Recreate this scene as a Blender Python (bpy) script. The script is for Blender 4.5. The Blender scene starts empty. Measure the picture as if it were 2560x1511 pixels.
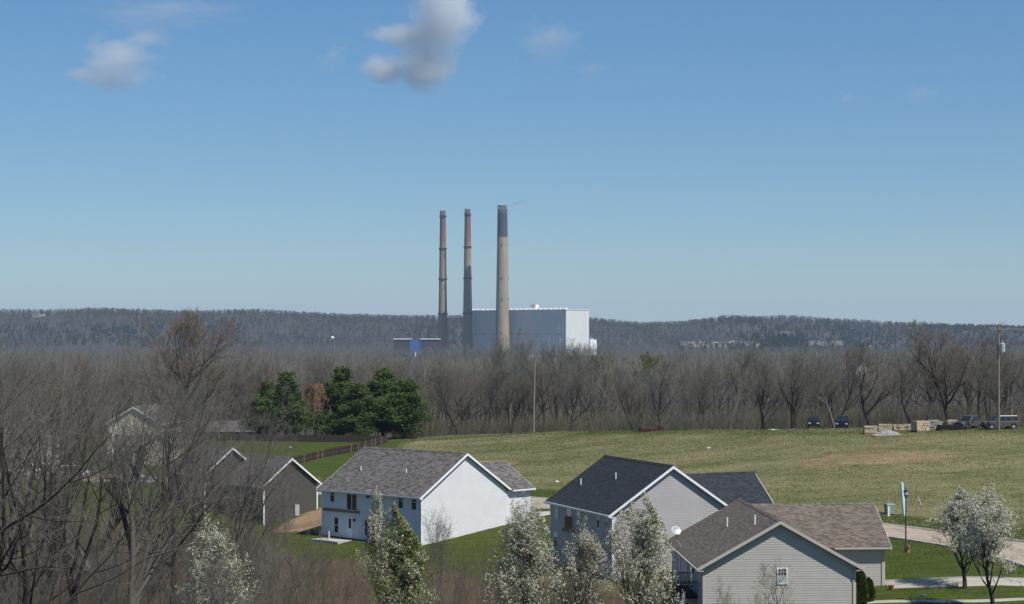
import bpy, math, random
import numpy as np
from mathutils import Vector

R = math.radians
sc = bpy.context.scene
COL = sc.collection
rng = np.random.default_rng(7)
random.seed(7)

# ------------------------------------------------------------------ camera, sky, sun, exposure
FPX, CX, HY, ZC = 4800.0, 1280.0, 840.0, 22.0          # focal length / centre / horizon in photo pixels, eye height
cam = bpy.data.cameras.new("camera")
cam.lens, cam.sensor_width = 67.5, 36.0
cam.shift_y = (HY - 755.5) / 2560.0
cam.clip_start, cam.clip_end = 1.0, 60000.0
camo = bpy.data.objects.new("camera", cam)
camo.location = (0, 0, ZC)
camo.rotation_euler = (R(90), 0, 0)
COL.objects.link(camo)
sc.camera = camo

SUN_EL, SUN_AZ = R(55), R(48.5)                           # azimuth from straight behind the camera towards the right
sdir = Vector((math.sin(SUN_AZ) * math.cos(SUN_EL), -math.cos(SUN_AZ) * math.cos(SUN_EL), math.sin(SUN_EL)))
world = bpy.data.worlds.new("World")
sc.world = world
world.use_nodes = True
wn = world.node_tree
sky = wn.nodes.new("ShaderNodeTexSky")
sky.sky_type = 'NISHITA'
sky.sun_disc = False
sky.sun_elevation = SUN_EL
sky.sun_rotation = math.atan2(sdir.x, sdir.y)
sky.altitude = 150
sky.air_density = 1.0
sky.dust_density = 0.0
sky.ozone_density = 8.0
ml = wn.nodes.new("ShaderNodeMix"); ml.data_type = 'RGBA'; ml.blend_type = 'MULTIPLY'; ml.inputs[0].default_value = 1.0
ml.inputs[7].default_value = (0.92, 1.03, 1.11, 1)
gm_ = wn.nodes.new("ShaderNodeGamma"); gm_.inputs[1].default_value = 0.85
hs = wn.nodes.new("ShaderNodeHueSaturation"); hs.inputs["Saturation"].default_value = 1.12
wn.links.new(sky.outputs[0], ml.inputs[6]); wn.links.new(ml.outputs[2], gm_.inputs[0]); wn.links.new(gm_.outputs[0], hs.inputs["Color"])
wn.links.new(hs.outputs[0], wn.nodes["Background"].inputs[0])
wn.nodes["Background"].inputs[1].default_value = 0.102
sun = bpy.data.lights.new("sun", 'SUN')
sun.energy = 5.0
sun.angle = R(0.53)
sun.color = (1.0, 0.95, 0.87)
suno = bpy.data.objects.new("sun", sun)
suno.rotation_euler = sdir.to_track_quat('Z', 'Y').to_euler()
suno.location = (60, -60, 300)
COL.objects.link(suno)
sc.view_settings.view_transform = 'Standard'
sc.view_settings.look = 'None'
sc.view_settings.exposure = 0.1
sc.view_settings.gamma = 1.0
sc.cycles.max_bounces = 6
sc.cycles.diffuse_bounces = 3
sc.cycles.glossy_bounces = 2
sc.cycles.transmission_bounces = 4
sc.cycles.transparent_max_bounces = 8
sc.cycles.volume_bounces = 4
sc.cycles.use_denoising = True
sc.cycles.denoiser = 'OPENIMAGEDENOISE'
sc.cycles.denoising_input_passes = 'RGB_ALBEDO_NORMAL'
sc.cycles.denoising_prefilter = 'ACCURATE'
sc.cycles.volume_max_steps = 96

# ------------------------------------------------------------------ helpers: points
def at(px, py, d):
    return np.array([(px - CX) * d / FPX, d, ZC - (py - HY) * d / FPX])

def xat(px, d):
    return (px - CX) * d / FPX

def sstep(a, b, x):
    t = np.clip((x - a) / (b - a), 0, 1)
    return t * t * (3 - 2 * t)

# ------------------------------------------------------------------ helpers: objects
def tag(o, label=None, cat=None, group=None, kind=None):
    if label: o["label"] = label
    if cat: o["category"] = cat
    if group: o["group"] = group
    if kind: o["kind"] = kind
    return o

def empty(name, loc=(0, 0, 0), rz=0.0, label=None, cat=None, group=None):
    o = bpy.data.objects.new(name, None)
    o.empty_display_size = 0.5
    o.location = loc
    o.rotation_euler = (0, 0, rz)
    COL.objects.link(o)
    return tag(o, label, cat, group)

def mesh_np(name, V, quads=None, tris=None, tint=None, smooth=False):
    me = bpy.data.meshes.new(name)
    V = np.asarray(V, dtype=np.float32).reshape(-1, 3)
    me.vertices.add(len(V))
    me.vertices.foreach_set("co", V.ravel())
    q = np.zeros((0, 4), np.int32) if quads is None else np.asarray(quads, np.int32).reshape(-1, 4)
    t = np.zeros((0, 3), np.int32) if tris is None else np.asarray(tris, np.int32).reshape(-1, 3)
    me.loops.add(q.size + t.size)
    me.loops.foreach_set("vertex_index", np.concatenate([q.ravel(), t.ravel()]))
    me.polygons.add(len(q) + len(t))
    ls = np.concatenate([np.arange(len(q)) * 4, q.size + np.arange(len(t)) * 3]).astype(np.int32)
    me.polygons.foreach_set("loop_start", ls)
    if smooth:
        me.polygons.foreach_set("use_smooth", np.ones(len(ls), dtype=bool))
    me.update(calc_edges=True)
    if tint is not None:
        a = me.color_attributes.new("tint", 'FLOAT_COLOR', 'POINT')
        c = np.ones((len(V), 4), np.float32)
        c[:, :3] = tint
        a.data.foreach_set("color", c.ravel())
    return me

def link(name, me, mat, parent=None):
    o = bpy.data.objects.new(name, me)
    if mat and not me.materials: me.materials.append(mat)
    COL.objects.link(o)
    if parent: o.parent = parent
    return o

def dup(root, loc, rz=0.0, s=1.0, label=None, group=None):
    r = root.copy()
    COL.objects.link(r)
    r.location = loc
    r.rotation_euler = (0, 0, rz)
    r.scale = (s, s, s) if np.isscalar(s) else s
    if label: r["label"] = label
    if group: r["group"] = group
    for ch in list(root.children):
        c = ch.copy(); COL.objects.link(c); c.parent = r
        for g in list(ch.children):
            k = g.copy(); COL.objects.link(k); k.parent = c
    return r

class MB:
    def __init__(s): s.v = []; s.f = []
    def poly(s, pts):
        n = len(s.v); s.v += [tuple(p) for p in pts]; s.f.append(tuple(range(n, n + len(pts)))); return s
    def hexa(s, c):                      # 8 corners: bottom 4 then top 4
        n = len(s.v); s.v += [tuple(p) for p in c]
        for f in ((0, 3, 2, 1), (4, 5, 6, 7), (0, 1, 5, 4), (1, 2, 6, 5), (2, 3, 7, 6), (3, 0, 4, 7)):
            s.f.append(tuple(n + i for i in f))
        return s
    def box(s, x0, x1, y0, y1, z0, z1):
        return s.hexa([(x0, y0, z0), (x1, y0, z0), (x1, y1, z0), (x0, y1, z0), (x0, y0, z1), (x1, y0, z1), (x1, y1, z1), (x0, y1, z1)])
    def prism(s, A, B):                  # two matching polygons joined
        n = len(s.v); k = len(A); s.v += [tuple(p) for p in A] + [tuple(p) for p in B]
        s.f.append(tuple(n + i for i in range(k))[::-1]); s.f.append(tuple(n + k + i for i in range(k)))
        for i in range(k):
            j = (i + 1) % k
            s.f.append((n + i, n + j, n + k + j, n + k + i))
        return s
    def tube(s, p, q, r, r2=None, k=8, cap=True):
        p = Vector(p); q = Vector(q); r2 = r if r2 is None else r2
        t = (q - p).normalized(); a = t.orthogonal().normalized(); b = t.cross(a)
        A = [p + (a * math.cos(2 * math.pi * i / k) + b * math.sin(2 * math.pi * i / k)) * r for i in range(k)]
        B = [q + (a * math.cos(2 * math.pi * i / k) + b * math.sin(2 * math.pi * i / k)) * r2 for i in range(k)]
        return s.prism(A, B)
    def lathe(s, prof, k=16, c=(0, 0, 0)):   # (radius, z) list
        n = len(s.v)
        for r, z in prof:
            for i in range(k):
                a = 2 * math.pi * i / k
                s.v.append((c[0] + r * math.cos(a), c[1] + r * math.sin(a), c[2] + z))
        for j in range(len(prof) - 1):
            for i in range(k):
                i2 = (i + 1) % k
                s.f.append((n + j * k + i, n + j * k + i2, n + (j + 1) * k + i2, n + (j + 1) * k + i))
        s.f.append(tuple(n + i for i in range(k))[::-1])
        s.f.append(tuple(n + (len(prof) - 1) * k + i for i in range(k)))
        return s
    def build(s, name, mat, parent=None, smooth=False, bevel=0):
        me = bpy.data.meshes.new(name)
        me.from_pydata(s.v, [], s.f)
        me.update()
        if smooth:
            for p in me.polygons: p.use_smooth = True
        o = link(name, me, mat, parent)
        if bevel:
            m = o.modifiers.new("bevel", 'BEVEL'); m.width = bevel; m.segments = 2; m.limit_method = 'ANGLE'; m.angle_limit = R(40)
        return o

# ------------------------------------------------------------------ helpers: materials
def mat_base(name, rough=0.8, spec=0.3, metal=0.0):
    m = bpy.data.materials.new(name); m.use_nodes = True
    nt = m.node_tree; b = nt.nodes["Principled BSDF"]
    b.inputs["Roughness"].default_value = rough
    b.inputs["Specular IOR Level"].default_value = spec
    b.inputs["Metallic"].default_value = metal
    return m, nt, b

def N(nt, t, **kw):
    n = nt.nodes.new(t)
    for k, v in kw.items(): setattr(n, k, v)
    return n

def ramp(nt, fac, stops):
    r = N(nt, "ShaderNodeValToRGB")
    while len(r.color_ramp.elements) < len(stops): r.color_ramp.elements.new(0.5)
    for e, (p, c) in zip(r.color_ramp.elements, stops):
        e.position = p; e.color = (*c, 1)
    nt.links.new(fac, r.inputs[0])
    return r.outputs[0]

def noise(nt, vec, scale, detail=3, rough=0.55):
    n = N(nt, "ShaderNodeTexNoise"); n.inputs["Scale"].default_value = scale
    n.inputs["Detail"].default_value = detail; n.inputs["Roughness"].default_value = rough
    if vec is not None: nt.links.new(vec, n.inputs["Vector"])
    return n.outputs["Fac"]

def mapping(nt, vec, scale):
    m = N(nt, "ShaderNodeMapping"); m.inputs["Scale"].default_value = scale
    nt.links.new(vec, m.inputs["Vector"]); return m.outputs[0]

def mix(nt, fac, a, b, mode='MIX'):
    m = N(nt, "ShaderNodeMix", data_type='RGBA', blend_type=mode)
    for i, x in ((0, fac), (6, a), (7, b)):
        if hasattr(x, "is_linked"): nt.links.new(x, m.inputs[i])
        else: m.inputs[i].default_value = x if i == 0 else (*x, 1)
    return m.outputs[2]

def math_(nt, op, a, b=0.0):
    m = N(nt, "ShaderNodeMath", operation=op)
    for i, x in ((0, a), (1, b)):
        if hasattr(x, "is_linked"): nt.links.new(x, m.inputs[i])
        else: m.inputs[i].default_value = x
    return m.outputs[0]

def simple(name, col, rough=0.7, spec=0.3, var=0.15, scale=2.0, metal=0.0, bump=0.0, stretch=(1, 1, 1)):
    m, nt, b = mat_base(name, rough, spec, metal)
    tc = N(nt, "ShaderNodeTexCoord")
    v = mapping(nt, tc.outputs["Object"], stretch)
    f = noise(nt, v, scale, 4)
    lo = tuple(c * (1 - var) for c in col); hi = tuple(min(1, c * (1 + var)) for c in col)
    nt.links.new(ramp(nt, f, [(0.3, lo), (0.7, hi)]), b.inputs["Base Color"])
    if bump:
        bp = N(nt, "ShaderNodeBump"); bp.inputs["Strength"].default_value = bump
        nt.links.new(f, bp.inputs["Height"]); nt.links.new(bp.outputs[0], b.inputs["Normal"])
    return m

def tinted(name, col, rough=0.9, spec=0.15, objvar=0.0, trans=0.0):
    """base colour x the per-plant 'tint' attribute (the plant's own colour)"""
    m, nt, b = mat_base(name, rough, spec)
    at_ = N(nt, "ShaderNodeAttribute", attribute_name="tint")
    c = mix(nt, 1.0, at_.outputs["Color"], col, 'MULTIPLY')
    if objvar:
        oi = N(nt, "ShaderNodeObjectInfo")
        c = mix(nt, 1.0, c, ramp(nt, oi.outputs["Random"], [(0, (1 - objvar,) * 3), (1, (1 + objvar * 0.5, 1 + objvar * .45, 1 + objvar * .4))]), 'MULTIPLY')
    nt.links.new(c, b.inputs["Base Color"])
    return m

def shingle(name, cols, cell=(0.32, 0.15)):
    m, nt, b = mat_base(name, 0.9, 0.2)
    tc = N(nt, "ShaderNodeTexCoord")
    sp = N(nt, "ShaderNodeSeparateXYZ"); nt.links.new(tc.outputs["Object"], sp.inputs[0])
    row = math_(nt, 'FLOOR', math_(nt, 'DIVIDE', sp.outputs[2], cell[1] * 0.55))
    u = math_(nt, 'ADD', math_(nt, 'ADD', sp.outputs[0], sp.outputs[1]), math_(nt, 'MULTIPLY', row, 0.137))
    cu = math_(nt, 'FLOOR', math_(nt, 'DIVIDE', u, cell[0]))
    cb = N(nt, "ShaderNodeCombineXYZ"); nt.links.new(cu, cb.inputs[0]); nt.links.new(row, cb.inputs[1])
    w = N(nt, "ShaderNodeTexWhiteNoise"); nt.links.new(cb.outputs[0], w.inputs["Vector"])
    big = noise(nt, tc.outputs["Object"], 1.5, 5, .7)
    f = math_(nt, 'ADD', math_(nt, 'MULTIPLY', w.outputs["Value"], 0.75), math_(nt, 'MULTIPLY', big, 0.25))
    n = len(cols)
    nt.links.new(ramp(nt, f, [(0.12 + 0.76 * i / (n - 1), c) for i, c in enumerate(cols)]), b.inputs["Base Color"])
    bp = N(nt, "ShaderNodeBump"); bp.inputs["Strength"].default_value = 0.5; bp.inputs["Distance"].default_value = 0.02
    nt.links.new(w.outputs["Value"], bp.inputs["Height"]); nt.links.new(bp.outputs[0], b.inputs["Normal"])
    return m

M = {}
M['white_trim'] = simple("white painted trim", (0.78, 0.79, 0.80), 0.5, var=0.04)
M['taupe_trim'] = simple("taupe painted trim", (0.47, 0.44, 0.40), 0.6, var=0.05)
M['sid_white'] = simple("white vinyl siding", (0.72, 0.725, 0.735), 0.55, var=0.04, scale=0.7)
M['sid_grey'] = simple("light grey vinyl siding", (0.45, 0.435, 0.43), 0.6, var=0.05, scale=0.7)
M['sid_tan'] = simple("warm grey vinyl siding", (0.50, 0.475, 0.435), 0.6, var=0.05, scale=0.7)
M['sid_taupe'] = simple("dark taupe vinyl siding", (0.085, 0.079, 0.07), 0.6, var=0.06, scale=0.7)
M['sid_cream'] = simple("cream vinyl siding", (0.72, 0.68, 0.52), 0.6, var=0.05, scale=0.7)
M['roof_mix'] = shingle("mottled grey shingle", [(0.06, 0.055, 0.053), (0.112, 0.104, 0.1), (0.165, 0.154, 0.148)], (0.3, 0.2))
M['roof_navy'] = shingle("charcoal blue shingle", [(0.019, 0.022, 0.027), (0.028, 0.032, 0.04), (0.041, 0.047, 0.057)], (0.3, 0.15))
M['roof_brown'] = shingle("brown grey shingle", [(0.085, 0.07, 0.057), (0.122, 0.102, 0.085), (0.178, 0.15, 0.126)], (0.3, 0.15))
M['roof_grey'] = shingle("grey shingle", [(0.075, 0.07, 0.072), (0.11, 0.103, 0.105), (0.15, 0.14, 0.14)], (0.35, 0.17))
M['glass'] = simple("dark window glass", (0.02, 0.024, 0.03), 0.06, 0.6, var=0.3)
M['blind'] = simple("pale window blind", (0.5, 0.55, 0.56), 0.5, var=0.1, scale=8)
M['wood_new'] = simple("new treated lumber", (0.27, 0.16, 0.085), 0.8, var=0.25, scale=6)
M['wood_dark'] = simple("weathered fence wood", (0.062, 0.045, 0.034), 0.9, var=0.3, scale=3, stretch=(6, 6, 1))
M['wood_black'] = simple("black stained deck wood", (0.012, 0.011, 0.011), 0.7, var=0.3)
M['pole'] = simple("weathered utility pole wood", (0.24, 0.2, 0.165), 0.9, var=0.25, scale=3, stretch=(8, 8, 0.5))
M['black_metal'] = simple("black painted metal", (0.02, 0.021, 0.024), 0.45, var=0.2)
M['dark_metal'] = simple("dark grey post metal", (0.05, 0.053, 0.06), 0.5, var=0.2)
M['grey_metal'] = simple("grey galvanised metal", (0.45, 0.47, 0.48), 0.4, var=0.1, metal=0.3)
M['pvc'] = simple("white pvc", (0.8, 0.82, 0.82), 0.45, var=0.04)
M['sign_white'] = simple("bluish white sign board", (0.66, 0.76, 0.80), 0.45, var=0.04)
M['utility_green'] = simple("pale green utility box paint", (0.23, 0.30, 0.25), 0.6, var=0.1)
M['terracotta'] = simple("terracotta", (0.28, 0.09, 0.045), 0.8, var=0.2)
M['concrete'] = simple("pale concrete", (0.36, 0.33, 0.28), 0.9, var=0.12, scale=0.6, bump=0.05)
M['patio'] = simple("fresh concrete slab", (0.42, 0.41, 0.385), 0.9, var=0.1, scale=1.2)
M['stone'] = simple("tan quarry stone", (0.40, 0.32, 0.23), 0.9, var=0.3, scale=1.6, bump=0.3)
M['stone_grey'] = simple("grey rubble", (0.25, 0.237, 0.22), 0.95, var=0.3, scale=2.5, bump=0.5)
M['tyre'] = simple("tyre rubber", (0.018, 0.018, 0.018), 0.85, var=0.2)
M['rim'] = simple("bright wheel rim", (0.6, 0.6, 0.62), 0.3, 0.5, var=0.1, metal=0.7)
M['car_tan'] = simple("pewter car paint", (0.115, 0.103, 0.092), 0.3, 0.5, var=0.05, metal=0.35)
M['car_dark'] = simple("dark blue car paint", (0.009, 0.011, 0.017), 0.22, 0.5, var=0.1, metal=0.2)
M['car_white'] = simple("white car paint", (0.7, 0.71, 0.72), 0.3, 0.5, var=0.03)
M['car_silver'] = simple("silver car paint", (0.36, 0.37, 0.39), 0.3, 0.5, var=0.05, metal=0.4)
M['car_red'] = simple("dull dark red paint", (0.07, 0.02, 0.018), 0.5, var=0.25)
M['lens'] = simple("clear lamp lens", (0.6, 0.6, 0.58), 0.15, 0.5, var=0.05)
M['hydrant'] = simple("faded red paint", (0.33, 0.12, 0.08), 0.6, var=0.2)
M['steel_clad'] = simple("pale steel cladding", (0.64, 0.66, 0.65), 0.6, var=0.06, scale=0.12, stretch=(1, 1, 0.15))
M['blue_clad'] = simple("blue steel cladding", (0.03, 0.12, 0.33), 0.5, var=0.1, scale=0.2)
M['dark_wood_int'] = simple("red brown door curtain", (0.13, 0.06, 0.03), 0.8, var=0.3, scale=4)
M['wire'] = simple("grey wire", (0.25, 0.25, 0.26), 0.5)
M['blue_toy'] = simple("blue plastic", (0.05, 0.2, 0.55), 0.4)
M['transformer'] = simple("pale grey transformer paint", (0.42, 0.47, 0.47), 0.5, var=0.08)

# ------------------------------------------------------------------ terrain
ROAD = np.array([(-170, 318), (-120, 292), (-75, 268), (-30, 251), (3, 222), (12, 213), (24, 206), (34.5, 195), (42, 182.5), (47, 168), (49.5, 152), (50, 130), (47, 100), (47, 60)], float)

def smooth_line(P, n=3):
    for _ in range(n):
        Q = [P[0]]
        for a, b in zip(P[:-1], P[1:]):
            Q += [a * .75 + b * .25, a * .25 + b * .75]
        Q.append(P[-1]); P = np.array(Q)
    return P
ROADS = smooth_line(ROAD)

def road_dist(x, y):
    x = np.asarray(x, float); y = np.asarray(y, float)
    best = np.full(x.shape, 1e9); side = np.zeros(x.shape)
    for a, b in zip(ROADS[:-1], ROADS[1:]):
        d = b - a; L2 = d @ d
        t = np.clip(((x - a[0]) * d[0] + (y - a[1]) * d[1]) / L2, 0, 1)
        qx = x - a[0] - t * d[0]; qy = y - a[1] - t * d[1]
        dd = np.hypot(qx, qy)
        cr = d[0] * qy - d[1] * qx
        m = dd < best
        best = np.where(m, dd, best); side = np.where(m, np.sign(cr), side)
    return best, side                     # side > 0: field side (left of travel), < 0: house side

def crest(x):
    yc = np.interp(x, [-200, -17, 5, 22, 41, 70, 120], [372, 360, 350, 318, 282, 272, 268])
    hc = np.interp(x, [-200, -17, 5, 22, 41, 70, 120], [2.7, 2.7, 4.3, 6.1, 8.0, 8.95, 9.6])
    return yc, hc

def base_ground(x, y):
    x = np.asarray(x, float); y = np.asarray(y, float)
    d, side = road_dist(x, y)
    yc, hc = crest(x)
    house_side = (side < 0)
    z = np.full(x.shape, 2.7)
    rear = 2.7 - 0.105 * np.clip(d - 11, 0, 36)
    ramp_ = 2.7 + (hc - 2.7) * sstep(0, 1, np.clip((d - 7) / np.maximum(8, yc - 218 - 0 * x), 0, 1)) 
    f = sstep(0, 1, np.clip((y - 205) / np.maximum(20, yc - 205), 0, 1)) 
    z = np.where(house_side, rear, 2.7 + (hc - 2.7) * np.where(d < 7, 0, 1) * np.minimum(f * 1.0, np.clip((d - 7) / 30, 0, 1) ** .9 + 0 * f))
    drop = np.maximum(0, y - (yc + 4))
    z = z - 10.5 * sstep(0, 330, drop) - 1.6 * sstep(0, 14, drop)
    valley = sstep(380, 720, y)
    z = z * (1 - valley) + (-8.5) * valley
    near = sstep(120, 20, y)
    z = z + near * (19.0 - z) * sstep(125, 0, y)
    return z

CTRL = []   # (x, y, z) seen in the photograph
def ctrl(px, py, d): CTRL.append(tuple(at(px, py, d)))
ctrl(1055, 1363, 192); ctrl(1322, 1298, 203.6); ctrl(805, 1338, 202)
ctrl(659, 1316, 225); ctrl(795, 1270, 230)
CTRL += [(8.8, 168, 0.6), (24, 173.5, 2.4), (13.7, 142, -0.6), (25, 142, 1.8), (29.5, 151, 2.15), (4, 183, 0.9), (12.5, 160, 0.0), (35, 152, 2.3), (36, 143, 2.0), (20, 140, 1.0)]
CTRL += [(xat(930, 182), 182, 0.5), (xat(1200, 182), 182, 0.6), (xat(1100, 172), 172, -0.2), (xat(700, 190), 190, -0.5)]
CT = np.array(CTRL)
SIG = 9.0
_K = np.exp(-((CT[:, None, :2] - CT[None, :, :2]) ** 2).sum(-1) / (2 * SIG ** 2)) + 0.02 * np.eye(len(CT))
_W = np.linalg.solve(_K, CT[:, 2] - base_ground(CT[:, 0], CT[:, 1]))

def ground(x, y):
    x = np.asarray(x, float); y = np.asarray(y, float)
    z = base_ground(x, y)
    k = np.exp(-((x[..., None] - CT[:, 0]) ** 2 + (y[..., None] - CT[:, 1]) ** 2) / (2 * SIG ** 2))
    z = z + k @ _W
    z = z + 0.10 * np.sin(x * 0.21 + 1.3) * np.sin(y * 0.17) * sstep(100, 140, y)
    return z

def g1(x, y): return float(ground(np.array([x]), np.array([y]))[0])

def geo(a, b, n): return np.geomspace(a, b, n)
xs = np.concatenate([-geo(9000, 124, 26), np.arange(-120, 121, 1.8), geo(124, 9000, 26)])
ys = np.concatenate([np.arange(-60, 100, 5), np.arange(100, 385, 1.5), geo(388, 16000, 60)])
GX, GY = np.meshgrid(xs, ys)
GZ = ground(GX, GY)
rd, rs = road_dist(GX, GY)
GZ = GZ - 0.16 * (rd < 4.6)
V = np.stack([GX, GY, GZ], -1).reshape(-1, 3)
nx, ny = len(xs), len(ys)
idx = np.arange(nx * ny).reshape(ny, nx)
Q = np.stack([idx[:-1, :-1], idx[:-1, 1:], idx[1:, 1:], idx[1:, :-1]], -1).reshape(-1, 4)
# zones (what grows or lies there): red = mown lawn, green = bare dirt, blue = brush / leaf litter
def zones(x, y):
    d, s = road_dist(x, y)
    yc, hc = crest(x)
    lawn = np.zeros(x.shape); dirt = np.zeros(x.shape); litter = np.zeros(x.shape)
    lawn = np.maximum(lawn, ((s < 0) & (d < 46)) * 1.0 * sstep(170, 176, y + 0.33 * np.abs(x) * (x < 0)))
    lawn = np.maximum(lawn, ((s < 0) & (x > 14)) * 1.0)
    lawn = np.maximum(lawn, (s > 0) * sstep(17, 9, d))
    lawn = np.maximum(lawn, (s > 0) * sstep(yc - 14, yc - 6, y) * 0.6)
    lawn = np.maximum(lawn, (x < -18) * sstep(252, 262, y) * (y < 372))
    e = ((x - 48) / 15) ** 2 + ((y - 249 - .05 * (x - 48)) / 6.5) ** 2
    dirt = np.maximum(dirt, sstep(1.4, 0.0, e) * 0.6)
    e = ((x - xat(1215, 285)) / 6) ** 2 + ((y - 282) / 9) ** 2
    dirt = np.maximum(dirt, sstep(1.3, 0.3, e) * 0.7)
    e = ((x + 21.5) / 6.5) ** 2 + ((y - 218) / 13) ** 2
    dirt = np.maximum(dirt, sstep(1.2, 0.5, e) * 0.95)
    litter = np.maximum(litter, sstep(yc + 2, yc + 10, y))
    edge = np.interp(x, [-60, -20, -8, 2, 12, 14], [226, 192, 178, 172, 160, 130])
    litter = np.maximum(litter, ((s < 0) & (x < 14)) * sstep(edge + 3, edge - 5, y))
    return np.stack([lawn, dirt, litter], -1)
ZN = zones(GX, GY).reshape(-1, 3)
me = mesh_np("ground", V, Q, tint=ZN, smooth=True)

gm, nt, b = mat_base("grass and soil", 0.95, 0.1)
tc = N(nt, "ShaderNodeTexCoord"); pos = tc.outputs["Object"]
za = N(nt, "ShaderNodeAttribute", attribute_name="tint")
zs = N(nt, "ShaderNodeSeparateColor"); nt.links.new(za.outputs["Color"], zs.inputs[0])
strk = mapping(nt, pos, (0.35, 1.0, 1.0))
n_big = noise(nt, strk, 0.09, 5, 0.6)
n_mid = noise(nt, strk, 0.8, 5, 0.65)
n_fine = noise(nt, pos, 4.5, 4, 0.7)
mixn = math_(nt, 'ADD', math_(nt, 'ADD', math_(nt, 'MULTIPLY', n_big, 0.45), math_(nt, 'MULTIPLY', n_mid, 0.3)), math_(nt, 'MULTIPLY', n_fine, 0.25))
field = ramp(nt, mixn, [(0.36, (0.07, 0.09, 0.028)), (0.46, (0.12, 0.125, 0.05)), (0.53, (0.19, 0.175, 0.09)), (0.64, (0.26, 0.215, 0.13))])
lawnc = ramp(nt, math_(nt, 'ADD', math_(nt, 'MULTIPLY', n_mid, 0.6), math_(nt, 'MULTIPLY', n_fine, 0.4)), [(0.35, (0.032, 0.05, 0.008)), (0.55, (0.06, 0.082, 0.013)), (0.7, (0.11, 0.11, 0.028))])
dirtc = ramp(nt, mixn, [(0.35, (0.20, 0.125, 0.07)), (0.65, (0.34, 0.245, 0.15))])
litc = ramp(nt, mixn, [(0.35, (0.06, 0.048, 0.03)), (0.55, (0.10, 0.082, 0.045)), (0.7, (0.15, 0.115, 0.075))])
def soft(z):    # zone edges broken up by the noise
    return ramp(nt, math_(nt, 'ADD', z, math_(nt, 'MULTIPLY', math_(nt, 'SUBTRACT', n_mid, 0.5), 0.9)), [(0.3, (0, 0, 0)), (0.7, (1, 1, 1))])
c = mix(nt, soft(zs.outputs[0]), field, lawnc)
c = mix(nt, soft(zs.outputs[1]), c, dirtc)
c = mix(nt, soft(zs.outputs[2]), c, litc)
nt.links.new(c, b.inputs["Base Color"])
bp = N(nt, "ShaderNodeBump"); bp.inputs["Strength"].default_value = 0.6; bp.inputs["Distance"].default_value = 0.25
nt.links.new(math_(nt, 'ADD', n_fine, n_mid), bp.inputs["Height"]); nt.links.new(bp.outputs[0], b.inputs["Normal"])
tag(link("ground", me, gm), kind="structure")

# road, kerbs, drive, walk
def strip(P, w0, w1, dz, name, mat, thick=0.0, step=1.5):
    """ribbon following the terrain between offsets w0..w1 (left positive) of a polyline"""
    P = np.asarray(P, float)
    seg = np.r_[0, np.cumsum(np.hypot(*np.diff(P, axis=0).T))]
    n = max(2, int(seg[-1] / step)); s = np.linspace(0, seg[-1], n)
    C = np.stack([np.interp(s, seg, P[:, 0]), np.interp(s, seg, P[:, 1])], -1)
    T = np.gradient(C, axis=0); T /= np.linalg.norm(T, axis=1)[:, None]
    Nn = np.stack([-T[:, 1], T[:, 0]], -1)
    ws = np.linspace(w0, w1, 5 if abs(w1 - w0) > 1 else 2)
    rows = []
    for w in ws:
        p = C + Nn * w
        rows.append(np.stack([p[:, 0], p[:, 1], ground(p[:, 0], p[:, 1]) + dz], -1))
    V = np.stack(rows, 1); k = len(ws)
    I = np.arange(n * k).reshape(n, k)
    Q = np.stack([I[:-1, :-1], I[1:, :-1], I[1:, 1:], I[:-1, 1:]], -1).reshape(-1, 4)
    Vf = V.reshape(-1, 3)
    if thick:
        Vl = Vf.copy(); Vl[:, 2] -= thick
        m = len(Vf); I2 = I + m
        sides = [np.stack([I[:-1, 0], I2[:-1, 0], I2[1:, 0], I[1:, 0]], -1), np.stack([I[:-1, -1], I[1:, -1], I2[1:, -1], I2[:-1, -1]], -1)]
        Q = np.concatenate([Q] + sides); Vf = np.concatenate([Vf, Vl])
    return tag(link(name, mesh_np(name, Vf, Q), mat), kind="structure")

rm, nt, b = mat_base("worn concrete road", 0.9, 0.2)
tc = N(nt, "ShaderNodeTexCoord")
f = noise(nt, tc.outputs["Object"], 0.35, 5, 0.65)
f2 = noise(nt, mapping(nt, tc.outputs["Object"], (1.0, 0.12, 1)), 1.6, 3)
nt.links.new(ramp(nt, math_(nt, 'ADD', math_(nt, 'MULTIPLY', f, 0.6), math_(nt, 'MULTIPLY', f2, 0.4)), [(0.38, (0.22, 0.19, 0.165)), (0.5, (0.34, 0.285, 0.22)), (0.62, (0.40, 0.33, 0.24))]), b.inputs["Base Color"])
M['road'] = rm
strip(ROADS, -4.3, 4.3, -0.05, "road", M['road'])
strip(ROADS, 4.3, 4.75, 0.06, "kerb", M['concrete'], 0.3)
strip(ROADS, -4.75, -4.3, 0.06, "kerb", M['concrete'], 0.3)
strip([(29.6, 153.6), (42.2, 154.2)], -3.0, 1.2, 0.03, "driveway", M['concrete'], 0.12)
strip([(24.0, 144.6), (43.0, 144.9), (60, 145)], -0.55, 0.55, 0.035, "footpath", M['concrete'], 0.1)
strip([(1.5, 205.5), (8.3, 211.0)], -1.2, 2.4, 0.04, "driveway", M['patio'], 0.12)
strip([(24.5, 177), (33, 180)], -3, 3, 0.03, "driveway", M['concrete'], 0.12)

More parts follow.
